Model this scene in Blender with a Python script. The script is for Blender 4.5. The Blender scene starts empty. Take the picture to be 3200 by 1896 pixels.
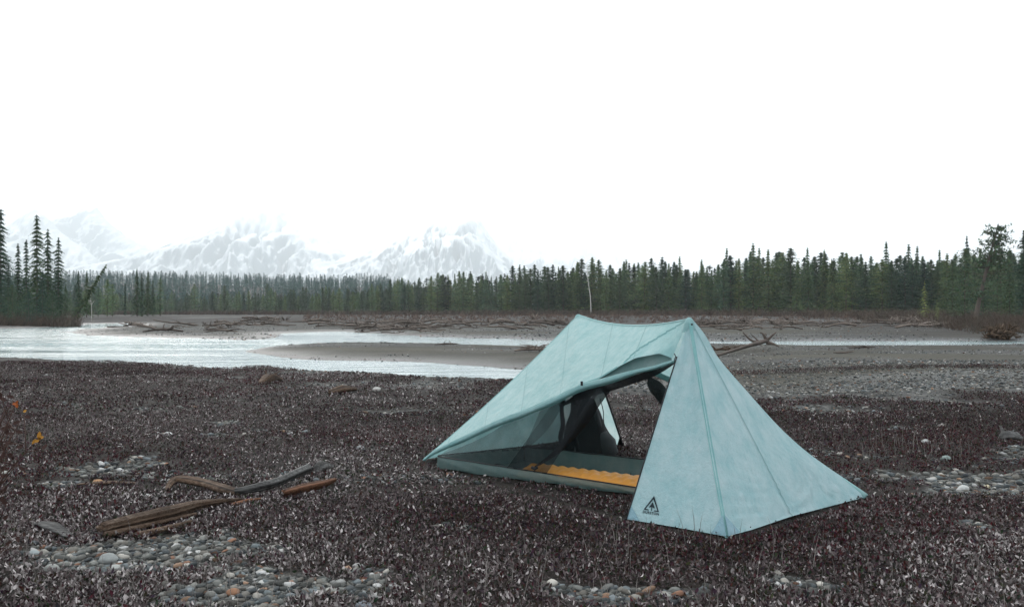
import bpy, math, random
import numpy as np
from mathutils import Vector, Matrix
random.seed(7); RNG = np.random.default_rng(11)
S = bpy.context.scene; COL = S.collection
# ------------------------------------------------------------------ camera
CH, F, CX, HY, WPX = 1.2, 1948.0, 1252.5, 765.0, 2505.0    # eye height, focal length / centre / horizon in survey pixels
cam = bpy.data.cameras.new('camera'); cam_ob = bpy.data.objects.new('camera', cam); COL.objects.link(cam_ob)
cam.sensor_width = 36; cam.lens = 36 * F / WPX; cam.shift_y = 23 / WPX; cam.clip_start = 0.05; cam.clip_end = 60000
cam_ob.location = (0, 0, CH); cam_ob.rotation_euler = (math.radians(90), 0, 0)
S.camera = cam_ob
# ------------------------------------------------------------------ sky and sun
SUN_EL, SUN_AZ = math.radians(32), math.radians(-28)       # azimuth from +Y towards +X
W = bpy.data.worlds.new("World"); S.world = W; W.use_nodes = True
nt = W.node_tree; nt.nodes.clear()
out = nt.nodes.new('ShaderNodeOutputWorld'); bg = nt.nodes.new('ShaderNodeBackground')
sky = nt.nodes.new('ShaderNodeTexSky'); sky.sky_type = 'NISHITA'; sky.sun_disc = False
sky.sun_elevation = SUN_EL; sky.sun_rotation = SUN_AZ; sky.air_density = 1.5; sky.dust_density = 4
hs = nt.nodes.new('ShaderNodeHueSaturation'); hs.inputs['Saturation'].default_value = 0.30
add = nt.nodes.new('ShaderNodeMixRGB'); add.blend_type = 'ADD'; add.inputs[0].default_value = 1
add.inputs[2].default_value = (13.5, 14.6, 15.2, 1)            # even bright cloud cover over the sky
nt.links.new(sky.outputs[0], hs.inputs['Color']); nt.links.new(hs.outputs[0], add.inputs[1])
nt.links.new(add.outputs[0], bg.inputs[0]); bg.inputs[1].default_value = 0.114
nt.links.new(bg.outputs[0], out.inputs[0])
sun = bpy.data.lights.new('sun', 'SUN'); sun.energy = 0.6; sun.angle = math.radians(25); sun.color = (1, .97, .93)
sun_ob = bpy.data.objects.new('sun', sun); COL.objects.link(sun_ob)
sd = Vector((math.sin(SUN_AZ) * math.cos(SUN_EL), math.cos(SUN_AZ) * math.cos(SUN_EL), math.sin(SUN_EL)))
sun_ob.rotation_euler = (-sd).to_track_quat('-Z', 'Y').to_euler()
S.view_settings.view_transform = 'Standard'; S.view_settings.look = 'None'; S.view_settings.gamma = 1
S.view_settings.exposure = 0.0
S.render.engine = 'CYCLES'
S.cycles.max_bounces = 8; S.cycles.transparent_max_bounces = 16; S.cycles.volume_bounces = 1

# ------------------------------------------------------------------ helpers
def G(u, v, z=0.0):                       # survey pixel -> point on the level z
    y = (CH - z) * F / (v - HY); return np.array([(u - CX) / F * y, y, z])
def P(u, v, y):                           # survey pixel -> point at distance y
    return np.array([(u - CX) / F * y, y, CH - (v - HY) / F * y])
def smooth(a, b, x):
    t = np.clip((x - a) / (b - a), 0, 1); return t * t * (3 - 2 * t)
def _h(ix, iy, s):
    n = (ix.astype(np.int64) * 374761393 + iy.astype(np.int64) * 668265263 + s * 1442695041) & 0xffffffff
    n = ((n ^ (n >> 13)) * 1274126177) & 0xffffffff
    return ((n ^ (n >> 16)) & 0xffff) / 65535.0
def vnoise(x, y, s=0):
    x = np.asarray(x, float); y = np.asarray(y, float)
    ix = np.floor(x); iy = np.floor(y); fx = x - ix; fy = y - iy
    fx = fx * fx * (3 - 2 * fx); fy = fy * fy * (3 - 2 * fy)
    a = _h(ix, iy, s); b = _h(ix + 1, iy, s); c = _h(ix, iy + 1, s); d = _h(ix + 1, iy + 1, s)
    return (a * (1 - fx) + b * fx) * (1 - fy) + (c * (1 - fx) + d * fx) * fy
def fbm(x, y, o=4, s=0):
    r = 0; a = .5; t = 0
    for k in range(o):
        r = r + a * vnoise(x * 2**k + 17.3 * k, y * 2**k - 9.1 * k, s + k); t += a; a *= .5
    return r / t
def mesh_obj(name, V, Fc, mat=None, parent=None, smooth_=False, attrs=None, loc=None, uv=None):
    """V (n,3); Fc: (m,k) array or list of tuples"""
    me = bpy.data.meshes.new(name); V = np.asarray(V, float)
    if isinstance(Fc, np.ndarray):
        m, k = Fc.shape
        me.vertices.add(len(V)); me.vertices.foreach_set('co', V.astype(np.float32).ravel())
        me.loops.add(m * k); me.loops.foreach_set('vertex_index', Fc.astype(np.int32).ravel())
        me.polygons.add(m); me.polygons.foreach_set('loop_start', np.arange(0, m * k, k, dtype=np.int32))
        me.update(calc_edges=True)
    else:
        me.from_pydata([tuple(p) for p in V], [], [tuple(int(i) for i in f) for f in Fc]); me.update()
    if smooth_: me.polygons.foreach_set('use_smooth', np.ones(len(me.polygons), bool))
    for an, (dom, val) in (attrs or {}).items():
        val = np.asarray(val, np.float32)
        at = me.color_attributes.new(an, 'FLOAT_COLOR', 'POINT')
        c = np.ones((len(V), 4), np.float32); c[:, :val.shape[1]] = val
        at.data.foreach_set('color', c.ravel())
    if mat: me.materials.append(mat)
    o = bpy.data.objects.new(name, me); COL.objects.link(o)
    if parent: o.parent = parent
    if loc is not None: o.location = loc
    return o
def tag(o, label=None, cat=None, group=None, kind=None):
    if label: o['label'] = label
    if cat: o['category'] = cat
    if group: o['group'] = group
    if kind: o['kind'] = kind
    return o
def empty(name, loc, label, cat, group=None):
    o = bpy.data.objects.new(name, None); COL.objects.link(o); o.location = loc; o.empty_display_size = .1
    return tag(o, label, cat, group)
def copy_tree(o, parent=None):
    c = o.copy(); COL.objects.link(c); c.parent = parent
    for ch in o.children: copy_tree(ch, c)
    return c
class MB:                                  # collects pieces of ONE mesh
    def __init__(s): s.V = []; s.Fc = []; s.C = []; s.n = 0
    def add(s, V, Fc, c=None):
        V = np.asarray(V, float); s.V.append(V)
        for f in Fc: s.Fc.append(tuple(int(i) + s.n for i in f))
        s.C.append(np.tile(np.array(c if c is not None else (1, 1, 1), float), (len(V), 1))); s.n += len(V)
    def build(s, name, mat, parent=None, smooth_=False):
        return mesh_obj(name, np.concatenate(s.V), s.Fc, mat, parent, smooth_, attrs={'tint': ('v', np.concatenate(s.C))})
def tube(pts, rad, n=8, rough=0.0, squash=1.0, seed=0, caps=True, ridges=0):
    pts = np.asarray(pts, float); m = len(pts); rad = np.broadcast_to(rad, (m,)).astype(float)
    rs = np.random.default_rng(seed); T = np.gradient(pts, axis=0); T /= np.linalg.norm(T, axis=1)[:, None] + 1e-9
    up = np.array([0, 0, 1.0]) if abs(T[0][2]) < .9 else np.array([1.0, 0, 0])
    prof = 1 + rough * (rs.random(n) - .5) * 2
    V = []; prof0 = prof.copy()
    for i in range(m):
        a = np.cross(T[i], up); a /= np.linalg.norm(a) + 1e-9; b = np.cross(a, T[i]); up = b
        prof = prof0 * .35 + prof * .6 + .05 * (1 + rough * (rs.random(n) - .5) * 2)
        for k in range(n):
            w = 2 * math.pi * k / n; r = rad[i] * prof[k] * (1 + rough * .12 * (rs.random() - .5))
            V.append(pts[i] + a * math.cos(w) * r + b * math.sin(w) * r * squash)
    Fc = [(i * n + k, i * n + (k + 1) % n, (i + 1) * n + (k + 1) % n, (i + 1) * n + k) for i in range(m - 1) for k in range(n)]
    if caps: Fc += [tuple(range(n))[::-1], tuple((m - 1) * n + k for k in range(n))]
    return np.array(V), Fc
def resample(pts, n):
    pts = np.asarray(pts, float); d = np.r_[0, np.cumsum(np.linalg.norm(np.diff(pts, axis=0), axis=1))]
    t = np.linspace(0, d[-1], n); return np.stack([np.interp(t, d, pts[:, k]) for k in range(pts.shape[1])], 1)
def catmull(pts, n):
    pts = np.asarray(pts, float); p = np.vstack([2 * pts[0] - pts[1], pts, 2 * pts[-1] - pts[-2]]); o = []
    per = max(2, n // (len(pts) - 1))
    for i in range(1, len(p) - 2):
        for t in np.linspace(0, 1, per, endpoint=False):
            o.append(.5 * ((2 * p[i]) + (-p[i-1] + p[i+1]) * t + (2*p[i-1] - 5*p[i] + 4*p[i+1] - p[i+2]) * t*t + (-p[i-1] + 3*p[i] - 3*p[i+1] + p[i+2]) * t**3))
    o.append(pts[-1]); return resample(np.array(o), n)

# ------------------------------------------------------------------ materials
class N:
    def __init__(s, name):
        s.m = bpy.data.materials.new(name); s.m.use_nodes = True; s.t = s.m.node_tree; s.t.nodes.clear()
        s.o = s.n('OutputMaterial')
    def n(s, k, **kw):
        x = s.t.nodes.new('ShaderNode' + k)
        for a, b in kw.items(): setattr(x, a, b)
        return x
    def l(s, a, b): s.t.links.new(a, b)
    def set(s, node, **kw):
        for k, v in kw.items(): node.inputs[k.replace('_', ' ')].default_value = v
        return node
    def noise(s, scale, detail=4, vec=None, rough=.55):
        x = s.n('TexNoise'); x.inputs['Scale'].default_value = scale; x.inputs['Detail'].default_value = detail; x.inputs['Roughness'].default_value = rough
        if vec is not None: s.l(vec, x.inputs['Vector'])
        return x
    def ramp(s, fac, stops):
        r = s.n('ValToRGB'); e = r.color_ramp.elements
        while len(e) < len(stops): e.new(.5)
        for i, (p, c) in enumerate(stops):
            e[i].position = p; e[i].color = (*c, 1) if hasattr(c, '__len__') else (c, c, c, 1)
        s.l(fac, r.inputs[0]); return r.outputs[0]
    def mix(s, fac, a, b, mode='MIX'):
        x = s.n('MixRGB', blend_type=mode)
        for i, v in ((0, fac), (1, a), (2, b)):
            if hasattr(v, 'is_output'): s.l(v, x.inputs[i])
            elif hasattr(v, '__len__'): x.inputs[i].default_value = (*v, 1)
            else: x.inputs[i].default_value = v
        return x.outputs[0]
    def bsdf(s, col, rough=.8, spec=.3, bump=None, bd=.01, bs=.5, **kw):
        b = s.n('BsdfPrincipled'); b.inputs['Specular IOR Level'].default_value = spec
        if hasattr(col, 'is_output'): s.l(col, b.inputs['Base Color'])
        else: b.inputs['Base Color'].default_value = (*col, 1)
        if hasattr(rough, 'is_output'): s.l(rough, b.inputs['Roughness'])
        else: b.inputs['Roughness'].default_value = rough
        if bump is not None:
            u = s.n('Bump'); u.inputs['Distance'].default_value = bd; u.inputs['Strength'].default_value = bs
            s.l(bump, u.inputs['Height']); s.l(u.outputs[0], b.inputs['Normal'])
        s.b = b; return b
    def done(s, sh): s.l(sh.outputs[0] if hasattr(sh, 'outputs') else sh, s.o.inputs[0]); return s.m
    def attr(s, name): return s.n('Attribute', attribute_name=name).outputs['Color']
    def coord(s, k='Object'): return s.n('TexCoord').outputs[k]
    def sep(s, c): x = s.n('SeparateColor'); s.l(c, x.inputs[0]); return x.outputs

def m_simple(name, col, rough=.8, spec=.3, var=.25, scale=20, bump=0.0):
    q = N(name); nz = q.noise(scale, 5, q.coord())
    c = q.mix(nz.outputs[0], tuple(x * (1 - var) for x in col), tuple(min(1, x * (1 + var)) for x in col))
    return q.done(q.bsdf(c, rough, spec, nz.outputs[0] if bump else None, bump, .6))
ALB = .80
def m_tint(name, rough=.8, spec=.25, transl=0.0, scale=0, var=.3, bump=0):
    q = N(name); c = q.mix(1, q.attr('tint'), (ALB, ALB, ALB), 'MULTIPLY')
    nz = None
    if scale:
        nz = q.noise(scale, 4, q.coord()); c = q.mix(1, c, q.ramp(nz.outputs[0], [(.25, 1 - var), (.75, 1 + var)]), 'MULTIPLY')
    b = q.bsdf(c, rough, spec, nz.outputs[0] if (nz and bump) else None, bump, .7)
    if transl:
        t = q.n('BsdfTranslucent'); (q.l(c, t.inputs[0]) if hasattr(c, 'is_output') else None)
        mx = q.n('MixShader'); mx.inputs[0].default_value = transl; q.l(b.outputs[0], mx.inputs[1]); q.l(t.outputs[0], mx.inputs[2]); return q.done(mx)
    return q.done(b)

# ------------------------------------------------------------------ terrain shape
ZW = -0.5
def poly(pts, z=ZW): return np.array([G(u, v, z)[:2] for u, v in pts])
LAND_MID = poly([(589,857.6),(640,850),(706,843.5),(800,841),(895,840),(1116,842),(1338,849),(1500,849),(1730,845),(1988,850),(2263,848),(2505,845.6),(3600,845),(3600,1100),(1900,1100),(1600,965),(1500,935),(1400,920),(1284,904),(1148,893),(990,885),(850,882),(783,880),(704,876),(643,867)])
LAND_FAR = np.vstack([poly([(-900,812),(-300,806),(0,803),(120,801),(195,796),(225,791.5),(320,790.5),(345,793),(285,799),(200,806),(158,812),(222,820),(300,823),(380,826),(480,827),(601,831),(660,829),(696,824),(685,819),(700,815),(783,812),(847,810),(942,818),(1030,823),(1116,826),(1350,833),(1730,834.6),(2263,833.8),(2505,835),(3600,836)]), [[13000, 400], [13000, 16000], [-13000, 16000], [-13000, 130]]])
POND = poly([(490,794.6),(520,793.6),(600,798),(645,802.2),(600,802.4)])
CREST = np.array([G(u, v)[:2] for u, v in [(-1500,866),(-400,868),(0,870),(100,875),(170,879),(300,885),(450,893),(560,901),(590,897),(640,893),(690,899),(760,904),(900,911),(1100,919),(1270,924),(1400,932),(1600,948),(1850,957),(2200,952),(2505,946),(3200,944)]])
CREST = CREST[np.argsort(CREST[:, 0])]
def inside(pts, pg):
    x, y = pts[:, 0], pts[:, 1]; c = np.zeros(len(x), bool)
    for (x1, y1), (x2, y2) in zip(pg, np.roll(pg, -1, 0)):
        if y1 == y2: continue
        c ^= ((y1 > y) != (y2 > y)) & (x < (x2 - x1) * (y - y1) / (y2 - y1) + x1)
    return c
def sdist(pts, pg):
    d = np.full(len(pts), 1e18)
    for a, b in zip(pg, np.roll(pg, -1, 0)):
        ab = b - a; t = np.clip(((pts - a) @ ab) / (ab @ ab + 1e-12), 0, 1)
        q = pts - a - t[:, None] * ab; d = np.minimum(d, (q * q).sum(1))
    return np.sqrt(d) * np.where(inside(pts, pg), 1, -1)
def height(x, y):
    x = np.asarray(x, float).ravel(); y = np.asarray(y, float).ravel(); p = np.stack([x, y], 1)
    wob = (fbm(x / 2.5, y / 2.5, 3, 5) - .5)
    s = np.maximum(sdist(p, LAND_MID), -1e9); s2 = sdist(p, LAND_FAR); s3 = sdist(p, POND)
    jit = wob * np.clip(y / 40, .4, 3.0)
    s += jit * .8; s2 += jit * 1.2
    rise = lambda s, a, L: np.where(s > 0, a * (1 - np.exp(-np.maximum(s, 0) / L)), np.maximum(s * .1, -.7))
    mid = ZW + rise(s, .24, 2.5) + .16 * smooth(3, 9, x) * smooth(0, 8, s)
    far = ZW + rise(s2, .38, 9) - .3 * smooth(-2, 3, s3)
    far += .6 * smooth(90, 200, y) * smooth(4, 30, s2) - .25 * smooth(90, 200, y) * 0
    cy = np.interp(x, CREST[:, 0], CREST[:, 1]); d = y - cy
    near = np.where(d < 0, -.02 * smooth(-5, 0, d), -.02 - .16 * d) ; near = np.maximum(near, -1.2)
    z = np.maximum(np.maximum(mid, far), near)
    nearw = smooth(2, -2, d)
    z += nearw * (.15 * (fbm(x / 1.6, y / 1.6, 3, 9) - .5) + .03 * (fbm(x * 2, y * 2, 3, 21) - .5))
    z += (1 - nearw) * (z > ZW) * .10 * (fbm(x / 4, y / 2.2, 4, 31) - .5)
    u = CX + x / np.maximum(y, 1) * F
    hill = smooth(430, 880, y) * 29 * smooth(1200, 900, u) * smooth(-1500, -200, u) * (.8 + .4 * fbm(x / 160, y / 500, 3, 3))
    z += hill
    z += smooth(300, 3000, y) * 4
    r = np.hypot(x - .8, y - 5.5)            # trodden flat under the tent
    k = smooth(3.6, 2.1, r); z = z * (1 - k) + k * 0.0
    return z
def H(x, y): return float(height([x], [y])[0])
# gravel patches in the near ground: (u, v, half-width, half-height, strength)
PATCH = [(1500,985,140,7,.9),(2200,1045,160,8,.9),(700,985,150,7,.9),(450,1040,140,8,.8),(1000,1010,120,8,.9),(1100,1290,110,12,.7),(900,1200,80,10,.55),(2150,1330,140,16,.6),(1950,1440,150,20,.6),(1230,1130,60,9,.7),(2380,1290,110,16,.7),(120,1240,110,14,.6),(850,1310,90,14,.5),(550,1080,90,8,.6),(262,1318,60,22,1.6),(400,1338,230,44,1.5),(300,1150,100,42,1.5),(215,1110,70,22,.8),(120,1360,210,60,1.0),(660,1440,250,75,1.5),(430,1345,150,45,.9),(300,1340,90,30,.7),(1500,1465,330,42,1.0),(330,990,210,16,.9),
 (560,965,260,12,.6),(980,945,290,18,1.0),(1180,975,80,14,.6),(2330,1180,330,62,1.15),(2480,1110,150,35,.75),(2080,1120,120,18,.6),(1985,1005,120,14,.85),(2400,1010,180,12,.5),(860,1095,70,12,.6),
 (720,1060,60,10,.5),(150,1205,60,14,.5),(1250,1390,120,22,.45),(2100,975,400,9,.6),(420,930,200,8,.5)]
def gravelmask(x, y):
    """1 = bare stones, 0 = leafy mat (near ground)"""
    x = np.asarray(x, float); y = np.asarray(y, float); ys = np.maximum(y, .5)
    u = CX + x / ys * F; v = HY + CH * F / ys
    g = np.zeros_like(x)
    for pu, pv, a, b, st in PATCH:
        c = G(pu, pv); hw = a / F * c[1]; hd = b / (pv - HY) * c[1]
        d = ((x - c[0]) / hw)**2 + ((y - c[1]) / hd)**2
        g = np.maximum(g, st * np.exp(-d * .9))
    n = fbm(x * 1.3, y * 1.3, 4, 77); n2 = fbm(x * .45, y * .45, 3, 78)
    n4 = fbm(x * 5, y * 5, 3, 79)
    m = smooth(.46, .66, g * .56 + (n - .5) * .8 + .10 + (n2 - .5) * .5 + (n4 - .5) * 1.0 + (fbm(x * .9 + 7, y * 3.2, 3, 80) - .5) * .55)
    cy = np.interp(x, CREST[:, 0], CREST[:, 1])
    edge = smooth(-1.6, .6, y - cy + (n - .5) * 4)
    return np.maximum(m, edge)

# ------------------------------------------------------------------ ground sheet
def warp(n, a, c, lo, hi):
    t = np.linspace(np.arcsinh((lo - c) / a), np.arcsinh((hi - c) / a), n); return c + a * np.sinh(t)
gx = warp(840, 2.6, 0, -12500, 12500); gy = warp(900, 2.6, 4, -1200, 15500)
XX, YY = np.meshgrid(gx, gy); X = XX.ravel(); Y = YY.ravel()
Z = height(X, Y)
gm = gravelmask(X, Y)
cyv = np.interp(X, CREST[:, 0], CREST[:, 1]); dn = Y - cyv
U_ = CX + X / np.maximum(Y, 1) * F
far_brush = .85 * smooth(70, 130, Y + 60 * smooth(1500, 2500, U_) + 40 * smooth(400, 0, U_)) * smooth(-.3, .0, Z + .2 + .5)
veg = np.where(dn < 3, 1 - gm, far_brush * (fbm(X / 12, Y / 20, 3, 4) > .3))
wet = smooth(.20, .02, Z - ZW) * (dn > -1)
rb = .8 * smooth(.0, 2, dn) * smooth(11, 5, dn) * smooth(3, 8, X)         # damp dip between the mat and the gravel bar
wet = np.maximum(wet, rb * smooth(.35, .6, fbm(X / 5, Y / 1.6, 3, 40)))
sandm = smooth(.45, .60, fbm(X / 6 + 3, Y / 2.6, 4, 50)) * (dn > 0) * smooth(130, 60, Y); vegb = 0; sandm = np.maximum(sandm, .9 * smooth(.0, 3, dn) * smooth(14, 7, dn) * smooth(.38, .6, fbm(X / 7, Y / 1.5, 3, 41)))
nxv, nyv = len(gx), len(gy)
idx = np.arange(nxv * nyv).reshape(nyv, nxv)
FQ = np.stack([idx[:-1, :-1].ravel(), idx[:-1, 1:].ravel(), idx[1:, 1:].ravel(), idx[1:, :-1].ravel()], 1)
q = N('ground_mat'); co = q.coord('Object'); zo = q.sep(q.attr('zone'))
vor = q.n('TexVoronoi'); vor.inputs['Scale'].default_value = 30; q.l(co, vor.inputs['Vector'])
vor2 = q.n('TexVoronoi'); vor2.inputs['Scale'].default_value = 13; q.l(co, vor2.inputs['Vector'])
mpb = q.n('Mapping'); mpb.inputs['Scale'].default_value = (.5, 2.2, 1); q.l(co, mpb.inputs[0]); n1 = q.noise(.7, 6, co); n2 = q.noise(9, 6, co); n3 = q.noise(60, 3, co)
stone = q.ramp(q.sep(vor.outputs['Color'])[0], [(0, (.05, .052, .055)), (.45, (.12, .12, .12)), (.8, (.19, .185, .18)), (.94, (.27, .25, .23)), (1, (.45, .44, .42))])
stone2 = q.ramp(q.sep(vor2.outputs['Color'])[0], [(0, (.10, .105, .11)), (.5, (.17, .17, .17)), (.9, (.24, .23, .22)), (.97, (.5, .49, .47)), (1, (.62, .6, .57))])
grav = q.mix(.45, stone, stone2)
gap = q.ramp(vor.outputs['Distance'], [(.3, 1), (.62, .5)]); grav = q.mix(1, grav, gap, 'MULTIPLY')
grav = q.mix(1, grav, q.ramp(n1.outputs[0], [(.3, .75), (.7, 1.15)]), 'MULTIPLY')
sandc = q.ramp(n2.outputs[0], [(.3, (.038, .035, .026)), (.7, (.074, .067, .052))])
grav = q.mix(1, grav, (.66, .655, .64), 'MULTIPLY'); c = q.mix(zo[1], grav, sandc)
vegc = q.ramp(n2.outputs[0], [(.3, (.008, .006, .005)), (.6, (.022, .016, .013)), (.8, (.045, .034, .029))])
c = q.mix(zo[0], c, vegc)
c = q.mix(zo[2], c, q.mix(1, c, (.34, .33, .32), 'MULTIPLY')); n9 = q.noise(.22, 5, mpb.outputs[0]); c = q.mix(1, c, q.ramp(n9.outputs[0], [(.35, .62), (.65, 1.18)]), 'MULTIPLY')
rg = q.ramp(zo[2], [(0, .9), (1, .42)])
hb = q.mix(.5, q.mix(.5, vor.outputs['Distance'], vor2.outputs['Distance']), n3.outputs[0])
c = q.mix(1, c, (.82, .82, .81), 'MULTIPLY'); b = q.bsdf(c, rg, .2, hb, .03, .8)
ground = mesh_obj('ground', np.stack([X, Y, Z], 1), FQ, q.done(b), smooth_=True, attrs={'zone': ('v', np.stack([veg, sandm, wet], 1))})
tag(ground, 'flat gravel river plain with dark leafy mat in front of the tree line', kind='structure')

# ------------------------------------------------------------------ river
q = N('river_mat'); co = q.coord('Object')
mp = q.n('Mapping'); mp.inputs['Scale'].default_value = (.55, 2.4, 1); mp.inputs['Rotation'].default_value = (0, 0, math.radians(7)); q.l(co, mp.inputs[0])
w1 = q.noise(.8, 2, mp.outputs[0], .5); w2 = q.noise(2.2, 2, mp.outputs[0], .5)
msk = q.attr('riffle'); ms = q.sep(msk)
w0 = q.noise(.22, 3, mp.outputs[0], .5); hgt = q.mix(.30, q.mix(.35, w1.outputs[0], w2.outputs[0]), w0.outputs[0])
bump = q.n('Bump'); bump.inputs['Distance'].default_value = 1.0; q.l(hgt, bump.inputs['Height'])
q.l(q.ramp(ms[0], [(0, .075), (1, 1.0)]), bump.inputs['Strength'])
wc = q.mix(ms[0], (.17, .235, .24), (.04, .14, .155))
b = q.n('BsdfPrincipled'); q.l(wc, b.inputs['Base Color']); b.inputs['Roughness'].default_value = .12; b.inputs['IOR'].default_value = 1.5
b.inputs['Specular IOR Level'].default_value = .75; q.l(bump.outputs[0], b.inputs['Normal'])
rx = np.linspace(-260, 260, 261); ry = warp(300, 8, 20, 8, 420); RX, RY = np.meshgrid(rx, ry)
ru = CX + RX / RY * F; rv = HY + (CH - ZW) * F / RY
rif = smooth(826, 836, rv) * smooth(858, 848, rv) * smooth(760, 560, ru) + .35 * smooth(835, 822, rv) * smooth(700, 500, ru) * smooth(800, 812, rv)
rif *= smooth(.34, .60, fbm(RX / 7, RY / 2.2, 4, 60)) * 1.25 + .08
rif += .22 * smooth(.5, .7, fbm(RX / 12, RY / 4.0, 3, 66))
ri = np.arange(RX.size).reshape(RX.shape)
FR = np.stack([ri[:-1, :-1].ravel(), ri[:-1, 1:].ravel(), ri[1:, 1:].ravel(), ri[1:, :-1].ravel()], 1)
riv = mesh_obj('river', np.stack([RX.ravel(), RY.ravel(), np.full(RX.size, ZW)], 1), FR, q.done(b), smooth_=True, attrs={'riffle': ('v', np.clip(rif, 0, 1).ravel()[:, None].repeat(3, 1))})
tag(riv, 'pale braided river reflecting the white sky between gravel bars', kind='structure')

# ------------------------------------------------------------------ mountains
def mount_mat(lo_, hi_):
    q = N('mountain_mat'); co = q.coord('Object'); ge = q.n('NewGeometry'); sp = q.n('SeparateXYZ'); q.l(co, sp.inputs[0])
    sl = q.n('SeparateXYZ'); q.l(ge.outputs['Normal'], sl.inputs[0])
    mpm = q.n('Mapping'); mpm.inputs['Scale'].default_value = (1.6, .35, .5); mpm.inputs['Rotation'].default_value = (0, .5, .2); q.l(co, mpm.inputs[0]); na = q.noise(.010, 9, mpm.outputs[0], .72); nb = q.noise(.0011, 5, co, .6)
    mr = q.n('MapRange'); mr.inputs['From Min'].default_value = lo_; mr.inputs['From Max'].default_value = hi_; q.l(sp.outputs[2], mr.inputs[0])
    ad = q.n('Math', operation='MULTIPLY_ADD'); q.l(na.outputs[0], ad.inputs[0]); ad.inputs[1].default_value = 1.5; ad.inputs[2].default_value = -.92
    a2 = q.n('Math', operation='ADD'); q.l(ad.outputs[0], a2.inputs[0]); q.l(mr.outputs[0], a2.inputs[1])
    a3 = q.n('Math', operation='MULTIPLY_ADD'); q.l(sl.outputs[2], a3.inputs[0]); a3.inputs[1].default_value = 1.25; a2b = q.n('Math', operation='SUBTRACT'); q.l(a2.outputs[0], a2b.inputs[0]); a2b.inputs[1].default_value = .22; q.l(a2b.outputs[0], a3.inputs[2])
    snow = q.ramp(a3.outputs[0], [(.22, 0), (.60, .55), (.95, .97)])
    rock = q.ramp(nb.outputs[0], [(.35, (.10, .15, .17)), (.65, (.20, .23, .24))])
    b = q.bsdf(q.mix(snow, rock, (.80, .81, .82)), .9, .1); return q.done(b)
M_MID = mount_mat(480, 1180); M_LOW = mount_mat(420, 1000); M_DARK = mount_mat(950, 1900)
def mountain(name, prof, y0, D, seed, label, amp=.35, jag=6, mat=None):
    prof = np.array(prof, float); n = 420; m = 150
    u = np.linspace(prof[0, 0], prof[-1, 0], n); v = np.interp(u, prof[:, 0], prof[:, 1])
    x = (u - CX) / F * y0; top = CH + (HY - v) / F * y0
    top = top + (fbm(x / 260, x * 0 + seed, 4, seed) - .5) * jag * 9
    t = np.r_[np.linspace(0, 1, m), np.linspace(1, 1.5, 24)[1:]]
    TT, XG = np.meshgrid(t, x, indexing='ij'); tg = np.broadcast_to(top, TT.shape)
    yy = y0 - D + TT * D
    s = np.where(TT <= 1, TT**1.25, 1 - ((TT - 1) / .5)**1.1)
    wx = XG + 500 * (fbm(XG / 1500, yy / 1500, 3, seed + 9) - .5)
    rid = 1 - np.abs(2 * fbm(wx / 520, yy / 1700, 5, seed) - 1) * 2.2
    rid2 = 1 - np.abs(2 * fbm(wx / 130, yy / 330, 4, seed + 3) - 1) * 2
    env = np.clip(4 * s * (1 - s), 0, 1)
    z = tg * s + tg * env * (amp * (rid - .45) + amp * .42 * (rid2 - .5))
    z = np.minimum(z, tg * (.25 + .78 * s)) if amp < 9 else z
    ex = np.minimum(1, np.minimum(np.arange(n), np.arange(n)[::-1]) / 8.0); z = z * ex[None, :] - 15
    ii = np.arange(z.size).reshape(z.shape)
    Fm = np.stack([ii[:-1, :-1].ravel(), ii[:-1, 1:].ravel(), ii[1:, 1:].ravel(), ii[1:, :-1].ravel()], 1)
    o = mesh_obj(name, np.stack([XG.ravel(), yy.ravel(), z.ravel()], 1), Fm, mat or M_MID, smooth_=False)
    tag(o, label, kind='structure')
mountain('mountain', [(-330,640),(-200,560),(-100,520),(-50,500),(30,481),(60,476),(80,483),(95,495),(130,500),(180,520),(260,600),(340,640)], 12500, 3500, 1, 'pale snowy summit fading into white behind the left spruces')
mountain('mountain', [(-200,640),(-60,600),(25,546),(60,522),(85,508),(110,525),(136,558),(200,606),(270,650)], 8300, 2600, 2, 'grey mountain flank behind the tall left spruces', amp=.4, mat=M_DARK)
mountain('mountain', [(60,640),(110,560),(150,530),(190,509),(238,501),(253,527),(301,568),(335,590),(370,612),(420,650)], 9300, 3000, 3, 'snow-dusted blue mountain with flat top left of the gap', amp=.35, mat=M_DARK)
mountain('mountain', [(270,640),(310,571),(339,552),(355,566),(380,581),(399,606),(440,640)], 12800, 3000, 4, 'small pale peak seen in the gap between two bigger mountains')
mountain('mountain', [(100,655),(250,640),(373,612),(427,600),(506,574),(545,548),(570,528),(617,511),(665,489),(712,489),(738,515),(768,542),(815,587),(857,618),(960,650)], 8800, 3400, 5, 'broad snowy mountain left of centre with dark gully streaks', amp=.32)
mountain('mountain', [(690,640),(750,550),(777,542),(831,546),(863,571),(907,584),(960,620),(1000,640)], 12500, 3200, 6, 'faint shoulder of snow between the two central peaks')
mountain('mountain', [(780,640),(857,618),(910,599),(974,571),(1037,536),(1084,514),(1130,511),(1160,508),(1173,527),(1195,561),(1217,596),(1255,641),(1300,655)], 8900, 3200, 7, 'steep snowy central peak with cliff on its right side', amp=.34)
mountain('mountain', [(1150,640),(1205,574),(1268,565),(1322,590),(1401,580),(1433,587),(1487,603),(1560,628),(1650,640)], 13200, 3200, 8, 'faintest white range right of the central peak')
mountain('mountain', [(1180,650),(1243,615),(1306,614),(1330,628),(1369,612),(1417,618),(1448,634),(1474,633),(1530,650),(1640,660)], 10200, 3000, 9, 'low snowy ridge above the trees right of the central peak', amp=.3)

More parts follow.
